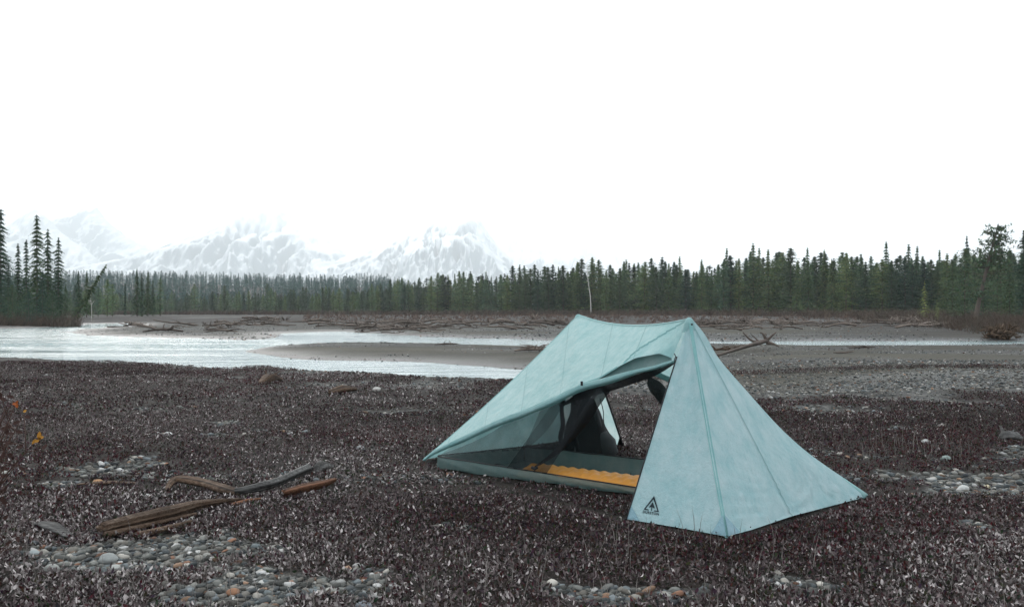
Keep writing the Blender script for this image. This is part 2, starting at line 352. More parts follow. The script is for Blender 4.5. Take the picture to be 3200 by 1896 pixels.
# ------------------------------------------------------------------ conifers
def needle():
    q = N('needle_mat'); oi = q.n('ObjectInfo'); c = q.mix(1, q.attr('tint'), q.ramp(oi.outputs['Random'], [(0, (.95, 1.18, 1.2)), (.35, (1.2, 1.35, 1.18)), (.65, (1.4, 1.48, 1.15)), (1, (1.65, 1.62, 1.12))]), 'MULTIPLY')
    b = q.bsdf(c, .9, .12); t = q.n('BsdfTranslucent'); q.l(c, t.inputs[0]); mx = q.n('MixShader'); mx.inputs[0].default_value = .15; q.l(b.outputs[0], mx.inputs[1]); q.l(t.outputs[0], mx.inputs[2]); return q.done(mx)
NEEDLE = needle(); FARNEEDLE = m_tint('far_needle_mat', .9, .1, .1); BARK = m_simple('bark_mat', (.085, .07, .06), .95, .1, .35, 8, .02)
PALEBARK = m_simple('pale_bark_mat', (.42, .40, .37), .9, .1, .25, 6)
def conifer(hgt, kind, seed, nb, greens, lowbare=.12, wid=.16, tri=5, csize=.5, lean=0):
    """crown (verts, tris, tint) and trunk (verts, faces)"""
    rs = np.random.default_rng(seed); V = []; C = []
    irr = rs.random(24); nlev = 26 if nb > 200 else 15
    for i in range(nb):
        t = lowbare + (1 - lowbare) * rs.random()**.85
        if kind != 'pine': t = min(.995, max(lowbare, (round(t * nlev) + rs.normal() * .16) / nlev))
        if kind == 'spruce': L = hgt * wid * 1.45 * (1 - t)**.85 * (.5 + .65 * rs.random()) * (.75 + .5 * irr[int(t * 23)]); dz = -.35
        elif kind == 'thin': L = hgt * wid * 1.35 * (.10 + .90 * (1 - t)**.7) * (.3 + .8 * rs.random()) * (.5 + .8 * irr[int(t * 23)]); dz = -.3
        else: L = hgt * wid * 1.45 * (max(0, 1 - ((t - .35) / .67)**2.0) if t > .35 else .65 + t) * (.4 + .7 * rs.random()) * (.7 + .5 * irr[int(t * 23)]); dz = .25
        L = max(L, .15 * hgt / 15); a = rs.random() * 6.283; d = np.array([math.cos(a), math.sin(a), dz]); z0 = t * hgt
        g = greens[int(rs.integers(len(greens)))]; vv = .7 + .7 * rs.random()
        for k in range(tri):
            r = (k + .4 + rs.random() * .5) / tri; p = np.array([0, 0, z0]) + d * L * r + np.array([0, 0, L * .12 * math.sin(r * 5)])
            s = csize * (.45 + .75 * rs.random()) * (1.15 - .6 * r) * (hgt / 15) * (.45 + .75 * (1 - t)**.6 if kind != 'pine' else .62 + .4 * (1 - t))
            dr = np.array([d[0], d[1], dz * .6]) + (rs.random(3) - .5) * [1.1, 1.1, .7]; dr /= np.linalg.norm(dr)
            sd_ = np.cross(dr, rs.random(3) - .5); sd_ /= np.linalg.norm(sd_) + 1e-6
            V += [p - dr * s * .5 + sd_ * s * .32, p - dr * s * .5 - sd_ * s * .32, p + dr * s * .8]
            cc = np.array(g) * vv * (.85 + .3 * rs.random()); C += [cc, cc, cc]
    for k in range(10 if kind != 'pine' else 3):                                     # leader
        z0 = hgt * (.93 + .08 * k / 10); s = .16 * hgt / 15 * (1.3 - k / 10); a = rs.random() * 6.28
        V += [[math.cos(a) * s, math.sin(a) * s, z0 - s], [-math.cos(a) * s, -math.sin(a) * s, z0 - s], [0, 0, z0 + s * 2.5]]; C += [np.array(greens[0])] * 3
    V = np.array(V); C = np.array(C)
    tp = np.array([[0, 0, -.3], [0.02 * hgt * .1, 0, hgt * .35], [0, .01 * hgt * .1, hgt * .7], [0, 0, hgt * .98]])
    tp = resample(tp, 7); tr = np.linspace(hgt * .0105, hgt * .0015, 7)
    TV, TF = tube(tp, tr, 6)
    return V, np.arange(len(V)).reshape(-1, 3), C, TV, TF
DG = [(.034, .056, .040), (.026, .046, .034), (.046, .062, .038), (.038, .055, .044)]
PG = [(.070, .110, .062), (.092, .120, .060), (.062, .096, .068), (.098, .110, .068)]
def tree(name, geo, loc, label, cat, group=None, rot=0, sc=(1, 1, 1), lean=(0, 0), bark=None):
    V, T, C, TV, TF = geo
    r = empty(name, loc, label, cat, group); r.rotation_euler = (lean[0], lean[1], rot); r.scale = sc
    mesh_obj('crown', V, T, NEEDLE, r, attrs={'tint': ('v', C)}); mesh_obj('trunk', TV, TF, bark or BARK, r, True)
    return r
R = random.Random(5)
def place(r, u, y, toph=None, z=None):
    x = (u - CX) / F * y; r.location = (x, y, H(x, y) - .1); return r
geos = {}
def geo(kind, seed, nb, tri, wid, cs, greens, lb=.1):
    k = (kind, seed, nb, tri, wid, cs, lb)
    if k not in geos: geos[k] = conifer(15, kind, seed, nb, greens, lb, wid, tri, cs)
    return geos[k]
# tall spruces on the left bank: (u, y, v_top, kind)
LEFT = [(30,100,690,'pine',.22,'low round bush-like pine in front of the edge spruces'),(70,98,705,'pine',.25,'lowest bushy tree in front of the slim grey spruce'),(128,100,700,'pine',.22,'low bushy tree at the foot of the two right spruces'),(2,112,508,'thin',.115,'tallest spruce cut by the left edge of the photo'),(44,116,592,'thin',.075,'slim short spruce between the edge tree and the bare pine'),(64,125,582,'thin',.06,'sparse grey spruce just left of the tall twin spruces'),
 (90,110,521,'thin',.125,'tall dark spruce with dense pointed top on the left bank'),(117,114,556,'thin',.09,'spruce close on the right of the tall dark spruce'),(143,112,574,'thin',.105,'rightmost full-height spruce of the left bank cluster'),
 (20,104,640,'spruce',.15,'shorter bushy spruce low in front of the edge spruce'),(104,104,655,'spruce',.15,'bushy young spruce under the tall left bank spruces'),(-40,108,560,'thin',.11,'spruce standing just outside the left edge group'),(160,120,690,'spruce',.2,'low bushy spruce at the right foot of the left cluster')]
for i, (u, y, vt, kd, wd, lb) in enumerate(LEFT):
    hh = (790 - vt) / F * y; hh = (CH + (HY - vt) / F * y) + .1
    r = tree('spruce_tree', geo(kd, 100 + i, 760 if kd == 'thin' else 700, 8, wd * 1.2, .36, DG, .04), (0, 0, 0), lb, 'tree', rot=i, sc=(hh / 15,) * 3); place(r, u, y)
r = tree('leaning_spruce', geo('thin', 140, 600, 7, .10, .42, DG, .1), (0, 0, 0), 'dark spruce leaning far to the right over the river bank', 'tree', rot=0, sc=(.66,) * 3, lean=(0, math.radians(31))); place(r, 172, 112)
MIDL = [(192,150,668,'spruce',.13),(212,160,672,'spruce',.13),(262,170,688,'pine',.2),(275,175,700,'pine',.2),(306,190,700,'thin',.07),(335,180,664,'spruce',.12),(347,186,672,'spruce',.11),(362,182,668,'spruce',.13),(374,190,690,'spruce',.12),(392,184,684,'pine',.14),(240,165,705,'pine',.17)]
ML = ['conifer nearest the leaning spruce, standing behind its foot','pointed conifer rising behind the leaning spruce','broad round-topped pine right of the leaning spruce','squat pine against the broad round-topped pine','very thin lone spruce between the broad pine and the dark clump','leftmost and tallest spruce of the dark clump on the far bank','second spruce of the dark clump on the far bank','wide third spruce of the dark clump on the far bank','short spruce in the dark clump before its last pine','blunt pine ending the dark clump on its right','low pine just right of the leaning spruce trunk']
for i, (u, y, vt, kd, wd) in enumerate(MIDL):
    hh = CH + (HY - vt) / F * y + .2
    r = tree('conifer_tree', geo(kd, 160 + i, 420, 6, wd, .55, PG if kd == 'pine' else DG, .05), (0, 0, 0), ML[i], 'tree', rot=i, sc=(hh / 15,) * 3); place(r, u, y)
# right bank: big leaning pine with two stems, young spruce, flank trees
def big_pine():
    rs = np.random.default_rng(44); mbT = MB(); V = []; C = []
    def limb(p, r, n=7): a, b = tube(p, r, n, .1, seed=int(rs.integers(1e6))); mbT.add(a, b)
    s1 = catmull([(0, 0, -.3), (.5, 0, 2.5), (1.2, 0, 5.5), (1.9, 0, 8.5), (2.6, 0, 11), (3.1, 0, 13)], 24)
    s2 = catmull([(1.6, 0, 6.8), (2.3, .1, 8.3), (2.9, .2, 10), (3.6, .2, 12)], 14)
    limb(s1, np.linspace(.30, .07, 24)); limb(s2, np.linspace(.15, .05, 14))
    for st, w0 in ((s1, .3), (s2, .15)):
        for i in range(130 if st is s1 else 55):
            t = w0 + (1 - w0) * rs.random(); p = st[int(t * (len(st) - 1))]; a = rs.random() * 6.28
            L = (.7 + 1.7 * rs.random()) * (1.2 - .5 * abs(t - .5)) * (1.6 if t < .62 else .95)
            e = p + np.array([math.cos(a) * L, math.sin(a) * L, L * (rs.random() * .7 - .3)]); mid_ = (p + e) / 2 + [0, 0, .12]
            limb([p, mid_, e], [.028, .017, .006], 4)
            dens = 13 if t < .5 else 8
            for k in range(dens):
                r = .3 + .75 * rs.random(); q_ = p + (e - p) * r + (rs.random(3) - .5) * .55; s = .16 + .16 * rs.random()
                d = rs.random(3) - .5; d /= np.linalg.norm(d); sd_ = np.cross(d, rs.random(3) - .5); sd_ /= np.linalg.norm(sd_)
                V.extend([q_ - d * s + sd_ * s * .4, q_ - d * s - sd_ * s * .4, q_ + d * s]); g = np.array(PG[int(rs.integers(4))]) * (.35 + .5 * rs.random()); C.extend([g] * 3)
    return np.array(V), np.array(C), mbT
V, C, T = big_pine()
r = empty('pine_tree', (0, 0, 0), 'big leaning pine with two bare dark stems near the right edge', 'tree'); place(r, 2384, 104)
mesh_obj('crown', V, np.arange(len(V)).reshape(-1, 3), NEEDLE, r, attrs={'tint': ('v', C)}); T.build('trunk', BARK, r, True)
RT = [(2360,112,610,'pine',.22,'dense pine at the left foot of the big leaning pine'),(2330,125,640,'pine',.2,'rounded pine left of the leaning pine, slightly lower'),(2405,118,640,'pine',.22,'pine filling the gap right behind the leaning pine'),(2505,100,566,'pine',.12,'tall tree cut by the right edge of the photo'),
 (2470,120,610,'spruce',.12,'pointed tree between the leaning pine and the right edge'),(2440,124,655,'pine',.22,'lower wide pine right of the leaning pine stem'),(2365,150,583,'spruce',.10,'thin pointed spruce top just left of the leaning pine')]
for i, (u, y, vt, kd, wd, lb) in enumerate(RT):
    hh = CH + (HY - vt) / F * y + .3
    r = tree('conifer_tree', geo(kd, 190 + i, 520, 7, wd, .42, DG, .04), (0, 0, 0), lb, 'tree', rot=i * 2, sc=(hh / 15,) * 3); place(r, u, y)
YG = [(.17, .19, .075), (.13, .155, .065)]
r = tree('young_spruce', geo('spruce', 210, 170, 6, .17, .42, YG, .1), (0, 0, 0), 'light green young spruce with tiered branches before the dark forest', 'tree', sc=(.40,) * 3); place(r, 2262, 118)
r = tree('young_spruce', geo('spruce', 211, 170, 6, .2, .5, YG, .05), (0, 0, 0), 'small yellowish spruce right of the tiered young spruce', 'tree', sc=(.22,) * 3); place(r, 2292, 116)
def bare_stem(u, vb, vt, ut, y, rad, label, name='dead_tree'):
    a = P(u, vb, y); b = P(ut, vt, y); a[2] = H(a[0], a[1]) - .1
    r = empty(name, tuple(a), label, 'tree'); L = b - a
    pts = catmull([(0, 0, 0), L * .35 + [L[2] * .012, 0, 0], L * .7 - [L[2] * .01, 0, 0], L], 12)
    v, f = tube(pts, np.linspace(rad, rad * .3, 12), 6)
    m = MB(); m.add(v, f); rr = random.Random(int(u))
    for k in range(14):
        p = pts[rr.randint(5, 11)]; e = p + np.array([rr.uniform(-1, 1), rr.uniform(-.5, .5), rr.uniform(.1, .9)]) * .9; m.add(*tube([p, (p + e) / 2 + [0, 0, .05], e], [.03, .02, .01], 4))
    m.build('trunk', PALEBARK, r, True)
bare_stem(1446, 772, 640, 1436, 232, .16, 'bare white trunk standing out before the dark forest left of the tent peak')
bare_stem(224, 778, 700, 222, 140, .05, 'thin pale birch trunk behind the leaning spruce')
# tree line: individual copies of a few prototypes
SEC = [(165,700,'slim dark conifer in the low far tree line left of the river islands','conifers of the far tree line, left part'),(700,1085,'dense green conifer in the middle of the far tree line left of the tent','conifers of the far tree line, middle'),
 (1085,1420,'straight dark pine in the tree line above the left slope of the tent','pines of the tree line above the left tent slope'),(1420,1750,'green pine in the tree line directly behind the tent peaks','pines of the tree line behind the tent peaks'),
 (1750,2100,'green forest conifer right of the tent above the driftwood','conifers of the tree line right of the tent'),(2100,2620,'green conifer in the forest near the right edge','conifers of the tree line at the right')]
yb_u = [(-300, 330), (165, 335), (700, 325), (1080, 300), (1300, 262), (1500, 245), (1700, 235), (2200, 195), (2700, 170)]
vt_u = [(-300, 712), (165, 706), (420, 722), (700, 712), (800, 706), (900, 700), (960, 692), (1080, 676), (1200, 664), (1300, 656), (1450, 652), (1560, 650), (1640, 646), (1700, 655), (1780, 640), (1850, 630), (1950, 625), (2100, 632), (2200, 640), (2350, 628), (2700, 610)]
yb = lambda u: np.interp(u, *zip(*yb_u)); vtt = lambda u: np.interp(u, *zip(*vt_u))
protos = []
for k in range(9):
    kd = ['pine', 'spruce', 'pine', 'pine', 'spruce', 'pine', 'pine', 'pine', 'pine'][k]; wd = [.13, .11, .11, .15, .13, .10, .12, .09, .16][k]
    g = conifer(15, kd, 300 + k, 620, PG if k % 3 else DG, .03, wd, 5, .50); protos.append((kd, g))
proto_ob = []
for kd, g in protos:
    proto_ob.append(None)
SPIKE = [(1775,612),(1843,600),(1856,612),(2168,597),(2222,604),(2240,608),(1718,640),(1880,615),(1930,620),(2015,616),(1662,632),(2072,624),(2300,618),(1975,612),(1530,640),(1410,645)]
NT = 270; items = []
for u, v in SPIKE: items.append((u, yb(u) + 8, v, True))
us = np.linspace(172, 2610, NT - len(items))
for i, u in enumerate(us): items.append((u + R.uniform(-5, 5), yb(u) + R.choice([0, 3, 7, 12, 16]) + R.uniform(0, 5), vtt(u) + R.gauss(6, 9) + 26 * (float(vnoise(np.array([u / 55.]), np.array([1.5]), 7)[0]) - .5), False))
FRONT = []; kd_names = [p[0] for p in protos]
for i, (u, y, vt, sp) in enumerate(items):
    k = (1 if i % 2 else 4) if sp else R.choice([0, 2, 3, 5, 6, 7, 8, 0, 2, 3, 1])
    hh = CH + (HY - vt) / F * y + .2
    sec = next((s for s in SEC if s[0] <= u < s[1]), SEC[-1] if u > 2000 else SEC[0])
    if proto_ob[k] is None:
        r = tree('forest_conifer', protos[k][1], (0, 0, 0), 'x', 'tree'); proto_ob[k] = r
    else: r = copy_tree(proto_ob[k])
    s = hh / 15; w = s * R.uniform(1.1, 1.7); r.scale = (w, w, s); r.rotation_euler = (R.uniform(-.02, .02), R.uniform(-.02, .02), R.uniform(0, 6.28))
    FRONT.append((u, hh, kd_names[k], r)); r['group'] = sec[3]; place(r, u, y)
ORD = ['first','second','third','fourth','fifth','sixth','seventh','eighth','ninth','tenth','eleventh','twelfth','thirteenth','fourteenth','fifteenth','sixteenth','seventeenth','eighteenth','nineteenth','twentieth'] + [a + '-' + b for a in ('twenty', 'thirty', 'forty') for b in ('first','second','third','fourth','fifth','sixth','seventh','eighth','ninth')]
LM = [(-999,225,'behind the leaning spruce'),(225,330,'between the leaning spruce and the dark clump'),(330,410,'behind the dark spruce clump on the left'),(410,500,'just right of the dark spruce clump'),(500,600,'below the left shoulder of the broad mountain'),
 (600,700,'below the left half of the broad mountain summit'),(700,800,'below the right slope of the broad mountain'),(800,905,'below the saddle between the two main mountains'),(905,1010,'below the left slope of the steep central peak'),(1010,1110,'below the gullies of the steep central peak'),
 (1110,1200,'below the summit of the steep central peak'),(1200,1300,'below the right cliff of the steep central peak'),(1300,1400,'above the left slope of the tent'),(1400,1450,'by the bare white trunk over the left peak'),(1450,1560,'above the sagging ridge of the tent, left half'),(1560,1660,'above the sagging ridge of the tent, right half'),
 (1660,1760,'directly above the right tent peak'),(1760,1870,'above the fallen tree with the root crown'),(1870,1980,'just right above the fallen tree'),(1980,2080,'halfway between the right tent peak and the right edge'),(2080,2200,'left of the light green young spruce'),(2200,2330,'behind the light green young spruce'),(2330,2460,'behind the big leaning pine'),(2460,9999,'at the right edge past the leaning pine')]
def name_row(rows, noun):
    for a, b, where in LM:
        g = sorted([t for t in rows if a <= t[0] < b], key=lambda t: t[0])
        for i, t in enumerate(g): t[-1]['label'] = ORD[i] + ' ' + noun(t) + ' from the left ' + where
name_row(FRONT, lambda t: {'pine': 'green pine', 'spruce': 'pointed spruce', 'thin': 'slim spruce'}[t[2]] if False else 'front conifer')
# forest mass behind the front rows, and the forest on the hill
def merge_trees(name, specs, label, tintmul=(1, 1, 1)):
    Vs = []; Cs = []; TVs = []; TFs = []; n = 0
    for (g, loc, s, w, rot) in specs:
        V, T, C, TV, TF = g; c, sn = math.cos(rot), math.sin(rot)
        A = np.stack([(V[:, 0] * c - V[:, 1] * sn) * w, (V[:, 0] * sn + V[:, 1] * c) * w, V[:, 2] * s], 1) + loc; Vs.append(A); Cs.append(C * np.array(tintmul))
        B = TV * [w, w, s] + loc; k0 = n * 3; TVs.append(B)
    V = np.concatenate(Vs); C = np.concatenate(Cs)
    # trunks as slim three-sided tapers of the same mesh
    tr = []; tc = []
    for (g, loc, s, w, rot) in specs:
        h = s * 15; r = .012 * h; a = np.array([[r, 0, 0], [-r * .5, r * .87, 0], [-r * .5, -r * .87, 0], [0, 0, h * .9]]) + loc
        tr += [a[0], a[1], a[3], a[1], a[2], a[3], a[2], a[0], a[3]]; tc += [(.10, .09, .08)] * 9
    V = np.vstack([V, tr]); C = np.vstack([C, tc])
    o = mesh_obj(name, V, np.arange(len(V)).reshape(-1, 3), FARNEEDLE, attrs={'tint': ('v', C)}); return tag(o, label, 'forest', kind='stuff')
lowg = [conifer(15, ['pine', 'pine', 'pine', 'spruce'][k], 400 + k, 110, DG + PG, .02, [.13, .13, .16, .11][k], 3, .95) for k in range(4)]
def specs_for(n, fu, fy, fv, jit=7, wmul=1.2):
    o = []; us = [fu() for _ in range(n)]; ys = [fy(u) for u in us]; xs = [(u - CX) / F * y for u, y in zip(us, ys)]; zs = height(xs, ys)
    for u, y, x, z in zip(us, ys, xs, zs):
        h = fv(u, y, z) ; s = max(h, 3) / 15; o.append((lowg[R.randrange(4)], np.array([x, y, z - .1]), s, s * R.uniform(1.0, 1.7) * wmul, R.uniform(0, 6.28)))
    return o
merge_trees('forest', specs_for(1300, lambda: R.uniform(-250, 3000), lambda u: yb(u) + R.uniform(12, 110), lambda u, y, z: CH + (HY - vtt(u) - abs(R.gauss(8, 8))) / F * yb(u) * R.uniform(.9, 1.12)), 'mass of conifers behind the front row of the tree line')
merge_trees('hill_forest', specs_for(3200, lambda: R.uniform(-700, 1190), lambda u: R.uniform(470, 980), lambda u, y, z: R.uniform(8, 15), wmul=1.0), 'blue-green spruce forest covering the low hill under the mountains', (.70, 1.25, 1.75))  # tint paints distance haze over the spruces' own bluish green
# slender pale birches scattered on the hill
m = []; 
for i in range(260):
    u = R.uniform(-300, 1150); y = R.uniform(460, 900); x = (u - CX) / F * y; m.append((x, y))
zz = height([a for a, b in m], [b for a, b in m]); VV = []; 
for (x, y), z in zip(m, zz):
    h = R.uniform(7, 13); w = R.uniform(.08, .2); l = R.uniform(-.6, .6)
    for a in (0, 2.09, 4.18):
        VV += [(x + w * math.cos(a), y + w * math.sin(a), z), (x + w * math.cos(a + 2.09), y + w * math.sin(a + 2.09), z), (x + l, y, z + h)]
    for k in range(9):
        a = R.uniform(0, 6.28); zc = z + h * R.uniform(.45, 1); L = R.uniform(.6, 1.6)
        VV += [(x, y, zc), (x, y, zc + .25), (x + L * math.cos(a), y + L * math.sin(a), zc + L * 1.0)]
o = mesh_obj('bare_birches', VV, np.arange(len(VV)).reshape(-1, 3), PALEBARK); tag(o, 'bare pale birches scattered through the hill forest', 'forest', kind='stuff')
# small hut roof on the hill
def box(m, c, s, col=(1, 1, 1)):
    x, y, z = c; a, b, h = s
    V = [(x-a,y-b,z),(x+a,y-b,z),(x+a,y+b,z),(x-a,y+b,z),(x-a,y-b,z+h),(x+a,y-b,z+h),(x+a,y+b,z+h),(x-a,y+b,z+h)]
    m.add(V, [(0,3,2,1),(4,5,6,7),(0,1,5,4),(1,2,6,5),(2,3,7,6),(3,0,4,7)], col)

# ------------------------------------------------------------------ brush (leafless thickets)
TWIG = m_tint('twig_mat', .9, .05)
def thicket(name, n, pos, hfun, label, cols, per=9, w=.012):
    """spiky bare shrubs: every shrub a bundle of thin blades of its own thickness, forked"""
    Vs = []; Cs = []; pts = [pos() for _ in range(n)]; zs = height([p[0] for p in pts], [p[1] for p in pts])
    for (x, y), z in zip(pts, zs):
        h = hfun(x, y); c = np.array(R.choice(cols)) * R.uniform(.7, 1.3); ww = w * max(1, y / 40)
        for k in range(per):
            a = R.uniform(0, 6.28); sp = R.uniform(.1, 1.1); L = h * R.uniform(.5, 1.1)
            d = np.array([math.cos(a) * sp, math.sin(a) * sp, 1]); d /= np.linalg.norm(d); b = np.array([x + R.uniform(-.3, .3) * h, y + R.uniform(-.3, .3) * h, z - .05]); e = b + d * L
            s = np.array([math.sin(a + 1), math.cos(a + 1), 0]) * ww * .6 + np.array([ww * .7, 0, 0])
            Vs += [b - s, b + s, e]; Cs += [c] * 3
            for j in range(3):
                p = b + (e - b) * R.uniform(.3, .9); f = p + np.array([R.uniform(-1, 1), R.uniform(-1, 1), R.uniform(.1, .9)]) * L * .4
                Vs += [p - s * .6, p + s * .6, f]; Cs += [c] * 3
    o = mesh_obj(name, np.array(Vs), np.arange(len(Vs)).reshape(-1, 3), TWIG, attrs={'tint': ('v', np.array(Cs))})
    return tag(o, label, 'shrub', kind='stuff')
RB = [(.085, .062, .050), (.065, .048, .040), (.10, .075, .056), (.070, .062, .050)]
def p1():
    u = R.uniform(150, 2700); y = yb(u) - 4 - abs(R.gauss(0, 1)) * (12 + 25 * float(smooth(1500, 2500, u))); y = max(y, 95 if u > 1900 else 170); return ((u - CX) / F * y, y)
thicket('willow_thicket', 4200, p1, lambda x, y: R.uniform(.9, 2.3), 'reddish brown leafless willow brush along the foot of the tree line', RB, 8)
def p2():
    u = R.uniform(-500, 190); y = 95 + abs(R.gauss(0, 1)) * 14; return ((u - CX) / F * y, y)
thicket('willow_thicket', 1300, p2, lambda x, y: R.uniform(.7, 2.0), 'brown leafless brush under the spruces on the left bank', RB, 9)
def p3():
    while 1:
        u = R.uniform(2020, 2900); y = R.uniform(50, 150)
        if R.random() < float(smooth(2000, 2450, u)) * .9 and y > 105 - 50 * float(smooth(2050, 2420, u)): return ((u - CX) / F * y, y)
thicket('willow_thicket', 2300, p3, lambda x, y: R.uniform(.5, 1.7), 'dark reddish brush on the far bank near the right edge', RB, 9)
def p4():
    u = R.uniform(740, 2150); y = R.uniform(98, 215); return ((u - CX) / F * y, y)
thicket('willow_scrub', 1700, p4, lambda x, y: R.uniform(.25, .8), 'low brown scrub scattered on the gravel beyond the river', [(.15, .105, .085), (.11, .075, .062)], 8)

# ------------------------------------------------------------------ driftwood
def m_wood(name, c1, c2, c3, far_=0):
    q = N(name); mp = q.n('Mapping'); mp.inputs['Scale'].default_value = (1, 7, 7); q.l(q.coord(), mp.inputs[0])
    n = q.noise(9, 6, mp.outputs[0], .65); n2 = q.noise(3, 3, q.coord())
    c = q.ramp(n.outputs[0], [(.3, c1), (.5, c2), (.72, c3)]); c = q.mix(q.ramp(n2.outputs[0], [(.45, 0), (.7, .6)]), c, c1); c = q.mix(1, c, q.attr('tint'), 'MULTIPLY'); oi = q.n('ObjectInfo'); c = q.mix(1, c, q.ramp(oi.outputs['Random'], [(0, .6), (1, far_)]), 'MULTIPLY') if far_ else c
    return q.done(q.bsdf(c, .85, .2, n.outputs[0], .012, .9))
W_BROWN = m_wood('brown_wood', (.018, .011, .008), (.078, .048, .032), (.15, .115, .088))
W_GREY = m_wood('grey_wood', (.018, .017, .016), (.075, .072, .07), (.15, .145, .142))
W_RED = m_wood('red_wood', (.035, .016, .010), (.11, .048, .026), (.17, .09, .055))
W_FAR = m_wood('far_wood', (.045, .035, .03), (.11, .088, .075), (.20, .165, .14), 1.35)
W_FARD = m_wood('far_dark_wood', (.03, .022, .018), (.085, .066, .056), (.15, .12, .10))
def log_from(name, pts, rads, mat, label, n=28, ns=14, rough=.22, squash=.8, cat='driftwood', seed=1, extra=None):
    pts = np.array(pts, float); base = pts[0].copy(); p = catmull(pts - base, n)
    r = np.interp(np.linspace(0, 1, n), np.linspace(0, 1, len(rads)), rads)
    v, f = tube(p, r, ns, rough, squash, seed); mb = MB(); mb.add(v, f)
    rs_ = np.random.default_rng(seed + 77); st = .22 + 1.15 * rs_.random(ns); cc = []
    for i in range(n):
        st = np.clip(st + rs_.normal(0, .07, ns), .22, 1.5); cc += list(st * (.85 + .3 * fbm(np.array([i * .3]), np.array([seed * 1.0]), 2)[0]))
    mb.C[0] = np.array(cc)[:, None].repeat(3, 1)
    for (ep, er) in (extra or []): mb.add(*tube(catmull(np.array(ep) - base, 10), np.interp(np.linspace(0, 1, 10), [0, 1], er), 7, .2, seed=seed + 5))
    o = mb.build(name, mat, None, True); o.location = base; return tag(o, label, cat)
def gp(u, v, dz=0):
    z = 0.0
    for _ in range(6): p = G(u, v, z); z = .5 * z + .5 * H(p[0], p[1])
    p[2] = z + dz; return p
log_from('driftwood_log', [gp(250,1314,.042),gp(262,1311,.045),gp(330,1297,.052),gp(420,1276,.055),gp(490,1254,.05),gp(590,1234,.035)], [.044,.051,.052,.044,.030,.012], W_BROWN,
    'thick split brown driftwood log lying at lower left among pebbles', ns=22, rough=.42, squash=.64, n=44, extra=[([gp(256,1322,.03),gp(360,1299,.035),gp(480,1268,.03)],(.018,.009)),([gp(330,1318,.02),gp(400,1304,.025),gp(468,1288,.03)],(.018,.012))])
log_from('driftwood_branch', [gp(403,1204,.0),gp(418,1195,.045),gp(440,1191,.06),gp(500,1199,.055),gp(555,1215,.05),gp(590,1221,.045)], [.008,.026,.030,.030,.036,.020], W_BROWN,
    'bent brown branch arching left of the grey branch', seed=5, rough=.5)
log_from('driftwood_branch', [gp(575,1222,.05),gp(620,1219,.06),gp(680,1206,.07),gp(725,1188,.08),(gp(757,1178,.09))], [.024,.036,.034,.034,.040], W_GREY,
    'smooth grey curved branch above the red wood piece', seed=8, rough=.45)
log_from('driftwood_log', [gp(694,1222,.045),gp(750,1212,.055),gp(790,1204,.06),gp(818,1196,.065)], [.030,.042,.036,.022], W_RED, 'short reddish orange log end left of the tent', seed=12, rough=.4)
log_from('driftwood_log', [gp(560,1243,.02),gp(600,1238,.03),gp(640,1230,.03)], [.012,.018,.006], W_RED, 'narrow red brown wood sliver between the log and the branch', seed=14, rough=.3)
log_from('wood_slab', [gp(186,1188,.01),gp(250,1186,.018),gp(332,1184,.01)], [.012,.03,.014], W_BROWN, 'flat dark plank lying behind the orange stone', seed=16, squash=.4)
log_from('wood_slab', [gp(352,1222,.01),gp(410,1218,.018),gp(456,1214,.01)], [.01,.02,.01], W_GREY, 'small blackened stick between the plank and the bent branch', seed=18, squash=.6)
log_from('driftwood_log', [gp(82,1282,.01),gp(120,1300,.03),gp(172,1322,.02)], [.012,.04,.02], W_GREY, 'grey weathered slab half buried near the lower left edge', seed=19, squash=.5, rough=.4)
log_from('driftwood_log', [gp(770,1160,.02),gp(790,1156,.05),gp(812,1152,.03)], [.03,.045,.025], W_GREY, 'stubby grey wood stump above the red log', seed=21, rough=.35)
log_from('driftwood_log', [gp(806,965,.03),gp(840,962,.06),gp(872,958,.04)], [.04,.075,.03], W_BROWN, 'dark chunk of driftwood lying beyond the mat left of the tent', seed=23, rough=.4)
log_from('driftwood_log', [gp(640,940,.02),gp(665,936,.10),gp(690,933,.03)], [.05,.10,.04], W_BROWN, 'dark root clod on the near bank by the water', seed=25, rough=.5, extra=[([gp(665,936,.1),gp(685,934,.2)],(.02,.006)),([gp(655,936,.1),gp(648,935,.22)],(.02,.006))])
log_from('driftwood_root', [gp(2446,1083,.02),gp(2458,1082,.07),gp(2492,1080,.05)], [.02, .04, .04], W_GREY, 'upturned root stub on the mat near the right edge', seed=27, rough=.45, extra=[([gp(2458,1082,.07),gp(2452,1080,.11),gp(2447,1079,.15)],(.022,.008)), ([gp(2470,1082,.06),gp(2480,1076,.10)],(.02,.006))])
def fp(u, v, z): 
    for _ in range(6): p = G(u, v, z); z = .5 * z + .5 * max(H(p[0], p[1]), ZW)
    p[2] = z; return p
b0 = fp(1755, 873, -.2); b1 = fp(1875, 855, -.2)
log_from('driftwood_snag', [b0+[0,0,.05], (b0+b1)/2+[0,0,.2], b1+[0,0,.32]], [.045, .065, .085], W_FARD, 'fallen tree with its root crown up beside the tent on the gravel bar', seed=30, rough=.25,
    extra=[([b1+[0,0,.3], b1+[.2,0,.5], b1+[.35,0,.62]],(.06,.02)), ([b1+[0,0,.3], b1+[-.12,0,.55], b1+[-.2,.1,.6]],(.07,.02)), ([b1+[-.1,0,.3], b1+[-.5,0,.3], b1+[-.85,0,.62]],(.06,.02)), ([b1+[0,0,.25], b1+[.25,0,.2], b1+[.45,0,.1]],(.08,.02)), ([b1+[-.3,0,.3], b1+[-.45,.1,.5]],(.04,.01))])
